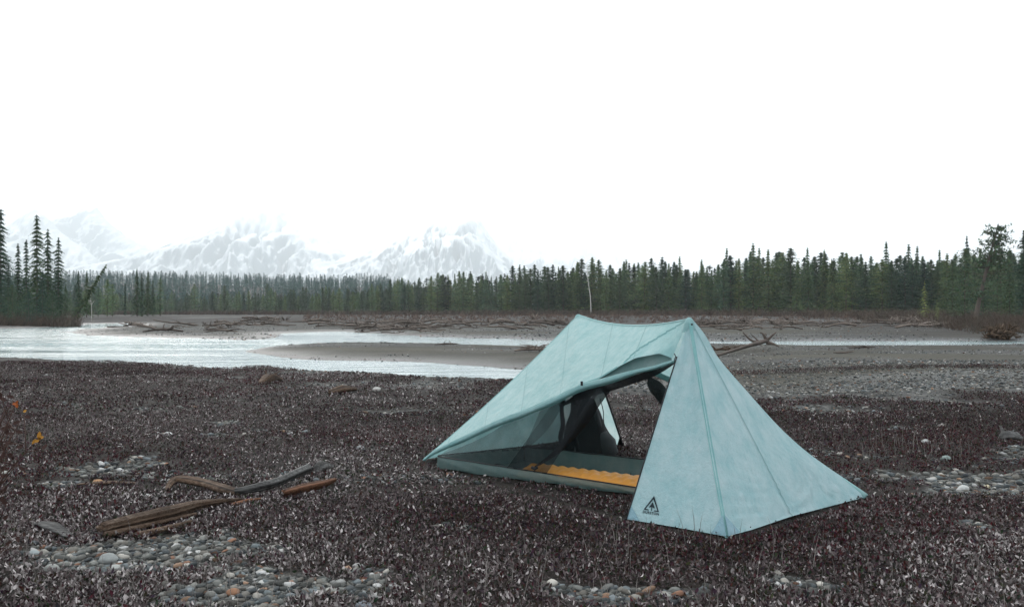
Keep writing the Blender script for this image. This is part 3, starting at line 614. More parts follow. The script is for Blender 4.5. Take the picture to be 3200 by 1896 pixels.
def snag(u, v, z, s, label, mat=None, seed=0, nb=6):
    rs = np.random.default_rng(seed); b = fp(u, v, z); ex = []
    for k in range(nb):
        d = np.array([rs.uniform(-1.2, 1.2), rs.uniform(-.5, .5), rs.uniform(.03, .38)]) * s
        c0 = b + [rs.uniform(-.5, .5) * s, 0, .08 * s]; ex.append(([c0, c0 + d * .5 + [0, 0, .1 * s], c0 + d], (.05 * s, .015 * s)))
    return log_from('driftwood_snag', [b + [-s, 0, .05], b + [0, 0, .16 * s], b + [s, .1, .08]], [.04*s, .10*s, .05*s], mat or W_FAR, label, seed=seed, rough=.3, extra=ex, n=12, ns=8)
snag(1768, 860, -.25, .6, 'brown heap of broken wood just right of the tent', W_BROWN, 41, 8)
snag(1302, 860, -.3, .7, 'twiggy branch pile on the sand bar left of the tent edge', None, 42, 12)
snag(1092, 845, -.45, .55, 'forked stick at the water edge of the sand bar', None, 43, 3)
snag(2110, 855, -.35, .5, 'short dark log at the water edge right of the tent', None, 44, 2)
snag(2065, 866, -.3, .35, 'small wood piece on the gravel bar', None, 45, 1)
snag(398, 812, -.4, 1.6, 'driftwood tangle on the far left gravel bar', None, 46, 5)
snag(540, 813, -.4, 1.3, 'low log on the far left bar next to its stub', None, 47, 2)
# far driftwood piles: every log a copy
lp = []
for k in range(6):
    rs = np.random.default_rng(70 + k); b = MB()
    if k < 4: b.add(*tube(catmull([(-2, 0, .1), (-.6, rs.uniform(-.2, .2), .2 + .1 * k), (.8, 0, .15), (2, rs.uniform(-.3, .3), .3)], 10), np.linspace(.16, .07, 10), 7, .25, seed=k))
    nb = 3 if k < 4 else 9
    for j in range(nb):
        x0 = rs.uniform(-1.5, 1.5) if k < 4 else rs.uniform(-.3, .3); d = np.array([rs.uniform(-1, 1), rs.uniform(-1, 1), rs.uniform(.2, 1)]) * (1.0 if k < 4 else 1.5)
        b.add(*tube([(x0, 0, .15), (x0 + d[0] * .5, d[1] * .5, .2 + d[2] * .5), (x0 + d[0], d[1], d[2] + .1)], [.07, .045, .015], 5, .2, seed=j))
    lp.append(b)
lpo = [None] * 6
PILES = [(850,1060,787,803,'grey driftwood log in the tangled pile left of the river centre','driftwood of the left central pile',60),(1060,1400,785,800,'driftwood log strewn on the gravel above the left tent slope','driftwood above the left tent slope',40),
 (1690,1960,786,804,'weathered log in the long driftwood pile right of the tent','driftwood of the pile right of the tent',64),(1960,2350,785,800,'driftwood log on the far bank toward the right edge','driftwood of the right far bank',36),(560,850,783,796,'small driftwood log on the left far gravel','driftwood of the left far gravel',26),(270,560,786,800,'driftwood log on the gravel beyond the left channel','driftwood beyond the left channel',16)]
DW = {}
for (u0, u1, v0, v1, lb, gr, n) in PILES:
    for i in range(n):
        u = R.uniform(u0, u1); v = R.uniform(v0, v1) if i % 3 else (v0 + v1) / 2 + R.uniform(-3, 3); y = (CH + .1) * F / (v - HY + 3); x = (u - CX) / F * y; k = R.randrange(6)
        if lpo[k] is None: o = lp[k].build('driftwood_log', W_FAR, None, True); lpo[k] = o
        else: o = lpo[k].copy(); COL.objects.link(o)
        o.location = (x, y, max(H(x, y), ZW) + R.uniform(-.05, .35)); s = R.uniform(.35, 1.0) * (y / 85); o.scale = (s * 1.15, s, s * (.8 if k < 4 else .5)); o.rotation_euler = (R.uniform(-.2, .2), R.uniform(-.12, .12), R.uniform(-.5, .5) + (math.pi if R.random() < .5 else 0))
        tag(o, None, 'driftwood', gr); DW.setdefault(lb, []).append((u, o))
allw = sorted([t for L_ in DW.values() for t in L_], key=lambda t: t[0])
for a, b, where in LM:
    for i, (u, o) in enumerate([t for t in allw if a <= t[0] < b]): o['label'] = ORD[min(i, len(ORD) - 1)] + ' driftwood piece from left, ' + where
# root mound at right
def root_mound():
    b = fp(2446, 828, -.3); m = MB(); rs = np.random.default_rng(3)
    for k in range(330):
        a = rs.uniform(0, 6.28); s = np.array([math.cos(a) * rs.uniform(0, .95), rs.uniform(-.6, .6), rs.uniform(.0, .8)]); e = s + rs.normal(0, .28, 3)
        m.add(*tube([s, (s + e) / 2 + rs.uniform(-.12, .12, 3), e], [.06, .05, .015], 5, .3, seed=k), c=np.array((.10, .07, .05)) * rs.uniform(.5, 1.3))
    o = m.build('root_mound', TWIG); o.location = b; o.scale = (.9, .9, .8); tag(o, 'upturned brown root mass on the far bank below the leaning pine', 'root mass')
root_mound()

# small cabin high on the wooded hill
cb = P(688, 690, 600); cabin = empty('cabin', (cb[0], cb[1], H(cb[0], cb[1]) + 1), 'tiny cabin with pale roof among the trees of the hill', 'cabin'); cabin.scale = (.55, .55, .55)
m = MB(); box(m, (0, 0, 0), (4, 3, 5.5)); m.build('wall', W_FAR, cabin); m = MB()
m.add([(-4.6, -3.6, 5.3), (4.6, -3.6, 5.3), (4.6, 0, 8), (-4.6, 0, 8), (-4.6, 3.6, 5.3), (4.6, 3.6, 5.3), (-4.6, -3.6, 5.0), (4.6, -3.6, 5.0), (4.6, 3.6, 5.0), (-4.6, 3.6, 5.0)], [(0, 1, 2, 3), (3, 2, 5, 4), (0, 6, 7, 1), (1, 7, 8, 5, 2), (4, 5, 8, 9), (0, 3, 4, 9, 6), (6, 9, 8, 7)]); m.build('roof', BARK, cabin)

# ------------------------------------------------------------------ tent
def tent_fabric(name, base, transl=.35, alpha=.0, var=.06):
    q = N(name); co = q.coord(); mp = q.n('Mapping'); mp.inputs['Scale'].default_value = (2.6, 2.6, 1); q.l(co, mp.inputs[0])
    fib = q.noise(90, 3, mp.outputs[0], .7); fib2 = q.noise(6.5, 5, co, .6); cr = q.noise(26, 4, co, .7)
    mp2 = q.n('Mapping'); mp2.inputs['Scale'].default_value = (4.5, 4.5, .7); mp2.inputs['Rotation'].default_value = (.12, -.25, 0); q.l(co, mp2.inputs[0])
    wr = q.noise(4, 4, mp2.outputs[0], .6)
    c = q.mix(1, base, q.ramp(fib.outputs[0], [(.25, 1 - var * 1.5), (.75, 1 + var)]), 'MULTIPLY')
    c = q.mix(1, c, q.ramp(fib2.outputs[0], [(.3, (.80, .90, .91)), (.7, (1.12, 1.04, 1.04))]), 'MULTIPLY'); c = q.mix(1, c, q.ramp(wr.outputs[0], [(.35, (.88, .94, .95)), (.62, (1.07, 1.03, 1.03))]), 'MULTIPLY')
    hh = q.mix(.5, q.mix(.4, cr.outputs[0], fib.outputs[0]), wr.outputs[0])
    b = q.bsdf(c, .42, .35, hh, .03, .7); t = q.n('BsdfTranslucent'); q.l(c, t.inputs[0])
    mx = q.n('MixShader'); mx.inputs[0].default_value = transl; q.l(b.outputs[0], mx.inputs[1]); q.l(t.outputs[0], mx.inputs[2])
    if alpha:
        tp = q.n('BsdfTransparent'); m2 = q.n('MixShader'); m2.inputs[0].default_value = alpha; q.l(mx.outputs[0], m2.inputs[1]); q.l(tp.outputs[0], m2.inputs[2]); return q.done(m2)
    return q.done(mx)
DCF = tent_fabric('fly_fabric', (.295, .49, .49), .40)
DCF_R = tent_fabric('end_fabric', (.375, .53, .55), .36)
SEAM = tent_fabric('seam_fabric', (.17, .35, .35), .25)
SEAM2 = tent_fabric('seam_line_fabric', (.215, .375, .38), .3)
TUB = tent_fabric('tub_fabric', (.105, .155, .148), .3, .12)
PATCHM = tent_fabric('reinforcement_fabric', (.20, .33, .38), .2)
BLACK = m_simple('black_trim', (.012, .012, .014), .6, .3, .3, 60)
PRINT = m_simple('print_ink', (.012, .02, .025), .7, .2, .1, 60)
def net_mat(name, col, alpha):
    q = N(name); nz = q.noise(5, 4, q.coord(), .6)
    c = q.mix(nz.outputs[0], tuple(x * .7 for x in col), tuple(x * 1.3 for x in col)); b = q.bsdf(c, .9, .1)
    tp = q.n('BsdfTransparent'); m2 = q.n('MixShader'); q.l(q.ramp(nz.outputs[0], [(.3, alpha - .08), (.7, alpha + .08)]), m2.inputs[0]); q.l(b.outputs[0], m2.inputs[1]); q.l(tp.outputs[0], m2.inputs[2]); return q.done(m2)
NET = net_mat('net_mesh', (.028, .034, .036), .60); NETB = net_mat('net_mesh_folded', (.016, .018, .02), .34); NET_D = net_mat('net_mesh_gathered', (.018, .020, .022), .18)
tent = empty('tent', (.79, 5.8, 0), 'pale aqua two-peak trekking tent with one door rolled open', 'tent')
TL = np.array(tent.location)
def tpart(name, V, Fc, mat, sm=True, attrs=None): return mesh_obj(name, np.asarray(V, float) - TL, Fc, mat, tent, sm)
def grid_faces(n, m): 
    i = np.arange(n * m).reshape(n, m); return np.stack([i[:-1, :-1].ravel(), i[1:, :-1].ravel(), i[1:, 1:].ravel(), i[:-1, 1:].ravel()], 1)
def patch(name, c0, c1, nt_, mat, sag=0.0, nrm=None, f=None):
    """ruled surface between two equally sampled curves, with a soft sag/wrinkle offset"""
    c0 = np.asarray(c0); c1 = np.asarray(c1); t = np.linspace(0, 1, nt_)[:, None, None]
    Sf = c0[None] * (1 - t) + c1[None] * t
    n = np.array(nrm, float) if nrm is not None else np.cross(c0[-1] - c0[0], (c1 - c0)[len(c0) // 2]); n /= np.linalg.norm(n)
    s = np.linspace(0, 1, len(c0))[None, :]; tt = np.linspace(0, 1, nt_)[:, None]
    off = sag * 4 * tt * (1 - tt) * np.sin(np.pi * s)**.7
    if f is not None: off = off + f(s, tt)
    Sf = Sf + off[..., None] * n
    tpart(name, Sf.reshape(-1, 3), grid_faces(nt_, len(c0)), mat); return Sf
A = G(1035, 1127) + [0, 0, .01]; B = G(1778, 1315); C_ = G(2117, 1217) + [0, 0, .0]; E = G(1533, 1272)
E2 = np.array([1.0, 7.15, .0]); D = A + C_ - B
P2 = P(1686, 779, 4.95); P1 = P(1415, 770, 6.5)
Zp = E + (P2 - E) * .795
def sag_line(a, b, n, s): t = np.linspace(0, 1, n)[:, None]; l = a * (1 - t) + b * t; l[:, 2] -= 4 * s * (t * (1 - t))[:, 0]; return l
def ustretch(curve, us):                  # sample a curve so that its points sit at given sight-line fractions
    u = CX + curve[:, 0] / curve[:, 1] * F; o = np.argsort(u); return np.stack([np.interp(us, u[o], curve[o, k]) for k in range(3)], 1)
def alongAZ(u):                           # distance of the line A-Zp at this bearing
    a = (u - CX) / F; d = Zp - A; s = (a * A[1] - A[0]) / (d[0] - a * d[1]); return A[1] + s * d[1]
ROLL = [(1035,1127),(1068,1103),(1143,1069),(1218,1034),(1293,1006),(1368,974),(1423,947),(1493,928),(1555,909),(1605,897),(1650,882)]
EDGE = [(1035,1126),(1068,1100),(1143,1064),(1218,1028),(1293,1000),(1368,967),(1423,940),(1467,924),(1510,898),(1555,875),(1613,864),(1645,876)]
roll = catmull([P(u, v, alongAZ(u)) for u, v in ROLL], 90); roll[0] = A
edge = resample([P(u, v, alongAZ(u) + .02) for u, v in EDGE], 140)
ridge = sag_line(P1, P2, 60, .062); ridge_l = sag_line(P1, A, 60, .035)
topc = np.vstack([ridge_l[::-1], ridge[1:]])
nU = 110; fr = np.linspace(0.0005, 1, nU)
Tt = ustretch(topc, 1035 + fr * (1684 - 1035)); Bb = ustretch(edge, 1035 + fr * (1644 - 1035))
def wr_main(s, t): return smooth(.05, .3, s) * (.004 * np.sin(38 * s + 3 * t) * t**2 * (1 - t) * 3 + .004 * np.sin(90 * s + 9 * t) * t**3 * (1 - t) * 3 + .004 * (fbm(s * 14 + 0 * t, t * 5 + 0 * s, 3, 7) - .5) * 4 * t * (1 - t))
SM = patch('canopy', Tt, Bb, 44, DCF, -.0, (-.5, -.8, .6), wr_main)
def strip(path, w, mat, nrm, name='seam', off=.003):
    path = np.asarray(path); T = np.gradient(path, axis=0); n = np.array(nrm, float); n /= np.linalg.norm(n); a = np.cross(T, n); a /= np.linalg.norm(a, axis=1)[:, None] + 1e-9
    V = np.vstack([path + a * w / 2 + n * off, path - a * w / 2 + n * off]); m = len(path)
    tpart(name, V, np.array([(i, i + 1, m + i + 1, m + i) for i in range(m - 1)]), mat)
FN = (-.5, -.8, .5)
for u in (1105, 1195, 1290, 1392, 1496, 1578):
    j = int((u - 1035) / (1684 - 1035) * nU); cols = [SM[i, int(np.clip(round(j + (i / 43 - .35) * 0), 0, nU - 1))] for i in range(44)]; strip(cols, .007, SEAM2, FN)
# hip seam from the near peak down to the rolled door
hs_ = [SM[int(round(k)), int(round(nU - 1 - k * .50))] for k in np.linspace(0, 43, 30)]
strip(hs_, .012, SEAM, FN)
strip(SM[0, :], .016, SEAM, (-.3, -.5, 1), off=.002)
strip(SM[-1, 8:86], .012, SEAM, FN)
# folded canopy underside by the rolled door, its shade put into the colour
i0 = 1467; uu = np.linspace(1440, 1644, 40)
pk0 = ustretch(edge, uu); pk1 = ustretch(roll, uu + 2)
POCK = tent_fabric('shaded_underside_fabric', (.14, .22, .215), .25)
patch('shaded_underside', pk0 + [0, .01, 0], pk1 + [0, .035, 0], 10, POCK, -.03, (0, -1, 0))
# rolled door
rr = np.interp(np.linspace(0, 1, 90), [0, .1, .4, .62, .75, 1], [.006, .016, .022, .020, .022, .008])
rr = rr * (1 + .10 * np.sin(np.linspace(0, 40, 90)) * np.sin(np.linspace(0, 9, 90))); v, f = tube(roll, rr, 18, .34, seed=4); tpart('rolled_door', v, f, DCF)
blk = [P(u, v, alongAZ(u) + .10) for u, v in [(1370,992),(1430,964),(1485,948),(1555,926),(1610,907),(1648,887)]]
v, f = tube(catmull(blk, 40), np.interp(np.linspace(0, 1, 40), [0, .3, .8, 1], [.010, .030, .025, .010]), 10, .25, seed=6); tpart('rolled_net_door', v, f, NET_D)
# toggle loop and tie
for (u, v_) in ((1423, 938),):
    c = P(u, v_, alongAZ(u) - .03); m = MB(); box(m, (0, 0, 0), (.008, .004, .028)); tpart('door_tie', np.concatenate(m.V) + c - [0, 0, .012], m.Fc, BLACK, False)
c = [P(1653,872,4.86), P(1650,878,4.85), P(1651,888,4.85), P(1648,896,4.85)]; v, f = tube(catmull([P(1649,864,4.86)] + c, 12), .003, 6); tpart('cord_lock', v, f, BLACK)
# near front panel with the logo
nE = 40
def hem(a, b, n, lift): t = np.linspace(0, 1, n)[:, None]; l = a * (1 - t) + b * t; l[:, 2] += (4 * lift * t * (1 - t))[:, 0] + .006; return l
ap0 = P2 + (Zp - P2) * .0
def fan(name, apex, bottom, nt_, mat, fn=None, nrm=None, ccut=.012):
    apex = np.asarray(apex); dirs = bottom - apex; c0 = apex + dirs * ccut; return patch(name, c0, bottom, nt_, mat, 0, nrm, fn)
NP = np.cross(B - E, P2 - E); NP /= np.linalg.norm(NP)
if NP[1] > 0: NP = -NP
def wr_f(s, t): return -.016 * np.sin(np.pi * t) * np.sin(np.pi * s) + .005 * np.sin(14 * s + 2) * (1 - t) * np.sin(np.pi * t)
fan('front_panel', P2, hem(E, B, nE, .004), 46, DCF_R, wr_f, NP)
# far-end panel, three lines fanning from the near peak
K = B + (C_ - B) * .42 + np.array([.0, .0, .018])
def edge_pts(): 
    return catmull([P(u, v, y) for u, v, y in [(1697,784,4.955),(1725,819,4.97),(1760,878,4.99),(1828,957,5.03),(1907,1044,5.07),(1976,1106,5.10),(2049,1159,5.135),(2117,1215,5.17)]], 60)
e2 = edge_pts(); e0 = sag_line(P2, B, 60, .012)
t60 = np.linspace(0, 1, 60)[:, None]; e1 = P2 * (1 - t60) + K * t60; e1 += np.array([.25, .45, 0]) * (.045 * 4 * t60 * (1 - t60))
EN = np.array([.62, -.70, .35]); EN /= np.linalg.norm(EN)
n1_, n2_ = 30, 34; Sg = np.zeros((60, n1_ + n2_ - 1, 3))
for i in range(60):
    for j in range(n1_ + n2_ - 1):
        if j < n1_: a = j / (n1_ - 1); p = e0[i] * (1 - a) + e1[i] * a; s_ = a * .5
        else: a = (j - n1_ + 1) / (n2_ - 1); p = e1[i] * (1 - a) + e2[i] * a; s_ = .5 + a * .5
        t = i / 59
        low = max(0, (t - .62) / .38)
        an = math.atan2((1 - t) * 1.6 + .004, 1.02 - s_); en = smooth(.55, .97, t) * (.25 + .75 * s_)
        wv = en * (.009 * math.sin(70 * an + 1.5 * math.sin(5 * s_)) + .003 * math.sin(150 * an + 6 * s_)) * min(1, (1.02 - s_) * 4)
        wv += .0022 * math.sin(17 * s_ + 1.3) * math.sin(math.pi * t)
        Sg[i, j] = p + EN * wv
hemc = Sg[-1, :, 2]; Sg[-1, :, 2] = np.maximum(hemc, .008)
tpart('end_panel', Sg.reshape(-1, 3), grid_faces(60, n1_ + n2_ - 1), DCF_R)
strip(e0[1:], .022, SEAM, (0.1, -1, .3), off=.004); strip(Sg[:, n1_ - 1], .007, SEAM2, EN)  # second strip marks a crease, its shade put in as a darker line
pp = [P2 + (E + (B - E) * a - P2) * t for a in (.36,) for t in np.linspace(.1, .98, 20)]; strip(np.array(pp), .006, SEAM2, NP, off=-.012)
# peak caps: grommet, pole tip
for pk, lb in ((P2, 0), (P1, 1)):
    m = MB(); 
    dome = [pk + np.array([math.cos(a) * r, math.sin(a) * r * .7, z]) for r, z in ((.046, -.085), (.034, -.035), (.022, -.004), (.008, .006)) for a in np.linspace(0, 6.283, 17)[:-1]]
    Fd = [(i * 16 + k, i * 16 + (k + 1) % 16, (i + 1) * 16 + (k + 1) % 16, (i + 1) * 16 + k) for i in range(3) for k in range(16)] + [tuple(48 + k for k in range(16))]
    tpart('peak_cap', dome, Fd, DCF)
g = P2 + [.006, -.045, -.035]; v, f = tube([g, g + [0, -.006, 0]], .006, 10); tpart('peak_grommet', v, f, BLACK)
# zip edge on the front panel
zp = [E + (P2 - E) * t - [.004, .002, 0] for t in np.linspace(0, .8, 12)]; v, f = tube(zp, .0045, 6); tpart('zip', v, f, BLACK)
zp2 = [E2 + (P1 - E2) * t for t in np.linspace(0, .86, 12)]; v, f = tube(zp2, .009, 6); tpart('zip', v, f, BLACK)
# back side of the tent (point symmetric)
bedge = [C_ + (P1 + (E2 - P1) * .2 - C_) * t + np.array([0, 0, .09 * math.sin(math.pi * t)]) for t in np.linspace(0, 1, nU)]
bt = resample(np.vstack([e2[::-1], ridge[::-1][1:]]), nU)
patch('back_canopy', bt, bedge, 24, tent_fabric('backlit_roof_fabric', (.38, .52, .51), .55), .0, (.5, .8, .5))  # paler copy of the fly colour, light shining through is painted in
v, f = tube(np.array(bedge)[::4], .028, 10, .2, seed=9); tpart('rolled_back_door', v, f, DCF)
bn = [P(1588,922,6.0), P(1606,948,5.9), P(1632,985,5.75), P(1655,1030,5.6)]
v, f = tube(catmull(bn, 14), [.012,.03,.05,.055,.055,.05,.05,.05,.045,.04,.035,.03,.02,.01], 9, .3, seed=15); tpart('rolled_back_net_door', v, f, NET_D)
BACKLIT = tent_fabric('backlit_fabric', (.48, .60, .585), .62)  # fly fabric again, made paler to carry the light coming through
fan('back_panel', P1, hem(E2, D, nE, .02)[::1], 30, BACKLIT, None, (0.3, 1, .2))
patch('left_end_panel', sag_line(P1, A, 40, .050) + [.006, .03, 0], sag_line(P1, D, 40, .05), 24, DCF, .0, (-.8, .5, .2))
# trekking poles
POLE = m_simple('pole_metal', (.05, .05, .055), .4, .5, .2, 30)
for pk, ft in ((P2, P2 * [1, 1, 0] + [.05, .05, 0]), (P1, P1 * [1, 1, 0] + [-.03, .0, 0])):
    v, f = tube([ft, (ft + pk) / 2, pk + [0, 0, -.03]], [.007, .009, .010], 8); tpart('pole', v, f, POLE)
# inner: bathtub floor and netting
F0 = np.array([-.57, 6.10, .0]); fd = np.array([.8385, -.545, 0]); F2 = F0 + fd * 2.25; G0 = np.array([.098, 6.34, 0]); G2 = G0 + fd * 2.1
tubh = lambda t: .105 + .015 * math.sin(5 * t)
def wall(a, b, h0, h1, out, name, n=40):
    V = []
    for i in range(n):
        t = i / (n - 1); p = a * (1 - t) + b * t
        for k in range(7):
            s = k / 6; V.append(p + np.array(out) * (.014 * math.sin(math.pi * s) - .005) + np.array([0, 0, .01 + (h0 * (1 - t) + h1 * t) * s + .004 * math.sin(30 * t + 3 * s)]) + np.array(out) * .006 * math.sin(50 * t + 8 * s))
    return tpart(name, V, grid_faces(n, 7), TUB)
wall(F0, F2, .090, .035, (-.3, -.5, 0), 'tub_wall'); wall(G0, G2, .125, .13, (.3, .5, 0), 'tub_wall'); wall(F0, G0, .095, .125, (-.5, .3, 0), 'tub_wall'); wall(F2, G2, .08, .13, (.5, -.3, 0), 'tub_wall')
ff = [(F0 * (1 - a) + F2 * a) * (1 - b_) + (G0 * (1 - a) + G2 * a) * b_ + [0, 0, .012 + .006 * math.sin(19 * a + 7 * b_)] for a in np.linspace(0, 1, 40) for b_ in np.linspace(0, 1, 12)]
tpart('tub_floor', ff, grid_faces(40, 12), TUB)
for a, b_, h0, h1 in ((F0, F2, .090, .035), (G0, G2, .125, .13), (F0, G0, .095, .125)):
    v, f = tube([a + [0, 0, .012 + h0], (a + b_) / 2 + [0, 0, .012 + (h0 + h1) / 2], b_ + [0, 0, .012 + h1]], .0045, 6); tpart('edge_binding', v, f, BLACK)
R1 = P1 + [-.02, -.08, -.10]; Ft = lambda t: F0 + (F2 - F0) * t + np.array([0, 0, .10 - .055 * t])
tD = .43
rl = lambda u, dv=6: P(u, float(np.interp(u, *zip(*ROLL))) + dv, alongAZ(u) + .07)
up = np.array([rl(u) for u in np.linspace(1105, 1480, 30)]); dn_ = np.array([Ft(t) for t in np.linspace(0, tD, 30)])
# main closed front net, then the gathered drape falling to the tub edge
cut = 20
patch('net_wall', up[:cut], dn_[:cut] * 1.0, 14, NET, .03, (0, -1, 0))
dr0 = up[cut - 1:]; drB = np.array([Ft(t) + [0, 0, .0] for t in np.linspace(dn_ is not None and tD * (cut - 1) / 29, tD, len(dr0))]); drB[:] = drB
def drape_w(s, t): return .02 * np.sin(26 * s + 2) * t
patch('net_drape', dr0, drB, 18, NETB, .02, (0, -1, 0), drape_w)
gd = catmull([P(1478,953,5.3), P(1450,990,5.38), P(1418,1040,5.5), P(1372,1095,5.62), P(1330,1128,5.66), P(1306,1143,5.66)], 26)
v, f = tube(gd, np.interp(np.linspace(0, 1, 26), [0, .3, .7, .92, 1], [.05, .055, .035, .014, .008]), 10, .35, seed=22, squash=.6); tpart('gathered_net_door', v, f, net_mat('net_fold', (.022, .025, .028), .33))
v, f = tube([P(1300,1141,5.62), P(1308,1145,5.62), P(1316,1143,5.62)], [.01, .014, .006], 7, .3); tpart('door_toggle', v, f, BLACK)
bk = np.array([G0 + (G2 - G0) * t + [0, 0, .13] for t in np.linspace(0, .33, 16)]); bu = np.array([R1 * (1 - t) + (R1 + [.06, -.15, -.03]) * t for t in np.linspace(0, 1, 16)])
patch('net_wall', bu, bk, 10, NET, .02, (0, 1, 0)); 
el = np.array([F0 * (1 - t) + G0 * t + [0, 0, .11] for t in np.linspace(0, 1, 12)]); eu = np.array([R1 + [.05 + .05 * t, .08, -.14] for t in np.linspace(0, 1, 12)])
patch('net_wall', eu, el, 14, NET, 0, (0, 0, 1), lambda s, t: -.16 * np.sin(np.pi * t))
# corner reinforcements and stakes
def tri(name, a, b_, c_, mat, nrm, off=.004): n = np.array(nrm, float); tpart(name, [a + n * off, b_ + n * off, c_ + n * off], np.array([[0, 1, 2]]), mat, False)
tri('corner_patch', E + [.005, 0, .008], E + (B - E) * .14 + [0, 0, .01], E + (P2 - E) * .07, PATCHM, NP); tri('corner_patch', B + [0, 0, .008], B + (E - B) * .14 + [0, 0, .01], B + (P2 - B) * .09, PATCHM, NP, .008)
tri('corner_patch', B + [0, 0, .008], B + (C_ - B) * .07 + [0, 0, .012], B + (P2 - B) * .09, PATCHM, EN, .012)
for c0, d in ((A, (-.5, .3)), (B, (.1, -.8)), (C_, (.8, .1)), (E, (-.5, -.6)), (E2, (.3, .8))):
    d = np.array([*d, 0]); d /= np.linalg.norm(d); v, f = tube([c0 + [0, 0, .012], c0 + d * .035 + [0, 0, .01], c0 + d * .06 + [0, 0, -.02]], .003, 6); tpart('corner_loop', v, f, BLACK)
    s0 = c0 + d * .06; v, f = tube([s0 + [0, 0, -.06], s0 + [0, 0, .03], s0 + d * .012 + [0, 0, .034]], .0035, 6); tpart('stake', v, f, PALEBARK)
tri('back_corner_patch', E2, E2 + (D - E2) * .10, E2 + (P1 - E2) * .09, BLACK, (0, -1, 0), .012)
# emblem and lettering
def logo(origin, ex, ey, n, w):
    ex = np.array(ex) / np.linalg.norm(ex); ey = np.array(ey) - ex * np.dot(ex, ey); ey /= np.linalg.norm(ey); s = w / 2
    polys = [[(-1, 0), (-.76, .13), (0, 1.36), (0, 1.78)], [(1, 0), (.76, .13), (0, 1.36), (0, 1.78)][::-1], [(-1, 0), (-.28, 0), (-.40, .13), (-.76, .13)], [(1, 0), (.76, .13), (.40, .13), (.28, 0)],
             [(-.40, .34), (-.05, .42), (0, 1.05)], [(.40, .34), (0, 1.05), (.05, .42)], [(-.05, .42), (.05, .42), (0, 1.05)], [(-.06, .02), (.06, .02), (.05, .42), (-.05, .42)]]
    V = []; Fc = []
    def addp(pts):
        k = len(V); m_ = len(pts)
        for sgn in (1, -1):
            for a, b_ in pts: V.append(origin + ex * a * s + ey * b_ * s + n * .0035 * sgn)
        Fc.append(tuple(range(k, k + m_))); Fc.append(tuple(range(k + m_, k + 2 * m_))[::-1])
    for p in polys: addp(p)
    tpart('emblem', V, Fc, PRINT, False)
    cu = bpy.data.curves.new('lettering', 'FONT'); cu.body = 'DURSTON'; cu.size = 1; cu.space_character = 1.12; cu.align_x = 'CENTER'; cu.offset = .03
    to = bpy.data.objects.new('lettering', cu); COL.objects.link(to); bpy.context.view_layer.update()
    me = bpy.data.meshes.new_from_object(to); bpy.data.objects.remove(to)
    co = np.array([v.co[:] for v in me.vertices]); wd = co[:, 0].max() - co[:, 0].min(); k = w * 1.02 / wd
    Fc = [tuple(p.vertices) for p in me.polygons]
    for sg in (1, -1):
        V = [origin + ex * a * k + ey * ((b_ - .95) * k * .98) + n * .0036 * sg for a, b_ in co[:, :2]]
        tpart('lettering', V, Fc, PRINT, False)
def ray_plane(u, v_, p0, n): d = np.array([(u - CX) / F, 1, -(v_ - HY) / F]); o = np.array([0, 0, CH]); return o + d * (np.dot(p0 - o, n) / np.dot(d, n))
lo = ray_plane(1594, 1249, E, NP); lo2 = lo - NP * .004 + NP * .006
logo(lo2, B - E, P2 - (E + B) / 2, NP, .098)
NB = np.cross(D - E2, P1 - E2); NB /= np.linalg.norm(NB)
lb_ = ray_plane(1488, 1072, E2, NB); logo(lb_, D - E2, P1 - (E2 + D) / 2, NB, .11)

# ------------------------------------------------------------------ sleeping pad
q = N('pad_fabric'); nz = q.noise(30, 3, q.coord()); pc = q.mix(nz.outputs[0], (.50, .20, .03), (.60, .25, .042)); PADM = q.done(q.bsdf(pc, .55, .3))
N0 = np.array([.03, 5.755, .022]); pdv = fd; pw = np.array([.545, .8385, 0]); Lp, Wp = 1.72, .31; V = []; na_, nb_ = 150, 36
for i in range(na_):
    for j in range(nb_):
        a = i / (na_ - 1) * Lp; b_ = j / (nb_ - 1); w = b_ * Wp
        ed = min(1, math.sin(math.pi * b_)**.35 * 1.0) * min(1, (min(a, Lp - a) / .03 + .02)**.5)
        cell = abs(math.sin((a + w * .55) * math.pi / .085)) * .55 + abs(math.sin((a - w * .55) * math.pi / .085)) * .45
        V.append(N0 + pdv * a + pw * w + np.array([0, 0, ed * (.052 + .020 * cell)]))
pv = np.array(V); base = N0.copy()
nb0 = len(pv); pv2 = pv.copy(); pv2[:, 2] = N0[2] - .004; f1 = grid_faces(na_, nb_); ed = []
pid = np.arange(na_ * nb_).reshape(na_, nb_); ring = list(pid[:, 0]) + list(pid[-1, 1:]) + list(pid[::-1, -1][1:]) + list(pid[0, ::-1][1:-1])
side = np.array([(ring[k], ring[(k + 1) % len(ring)], ring[(k + 1) % len(ring)] + nb0, ring[k] + nb0) for k in range(len(ring))])
o = mesh_obj('sleeping_pad', np.vstack([pv, pv2]) - base, np.vstack([f1, f1[:, ::-1] + nb0, side]), PADM, None, True); o.location = base
tag(o, 'quilted orange inflatable sleeping pad lying inside the tent', 'sleeping pad')

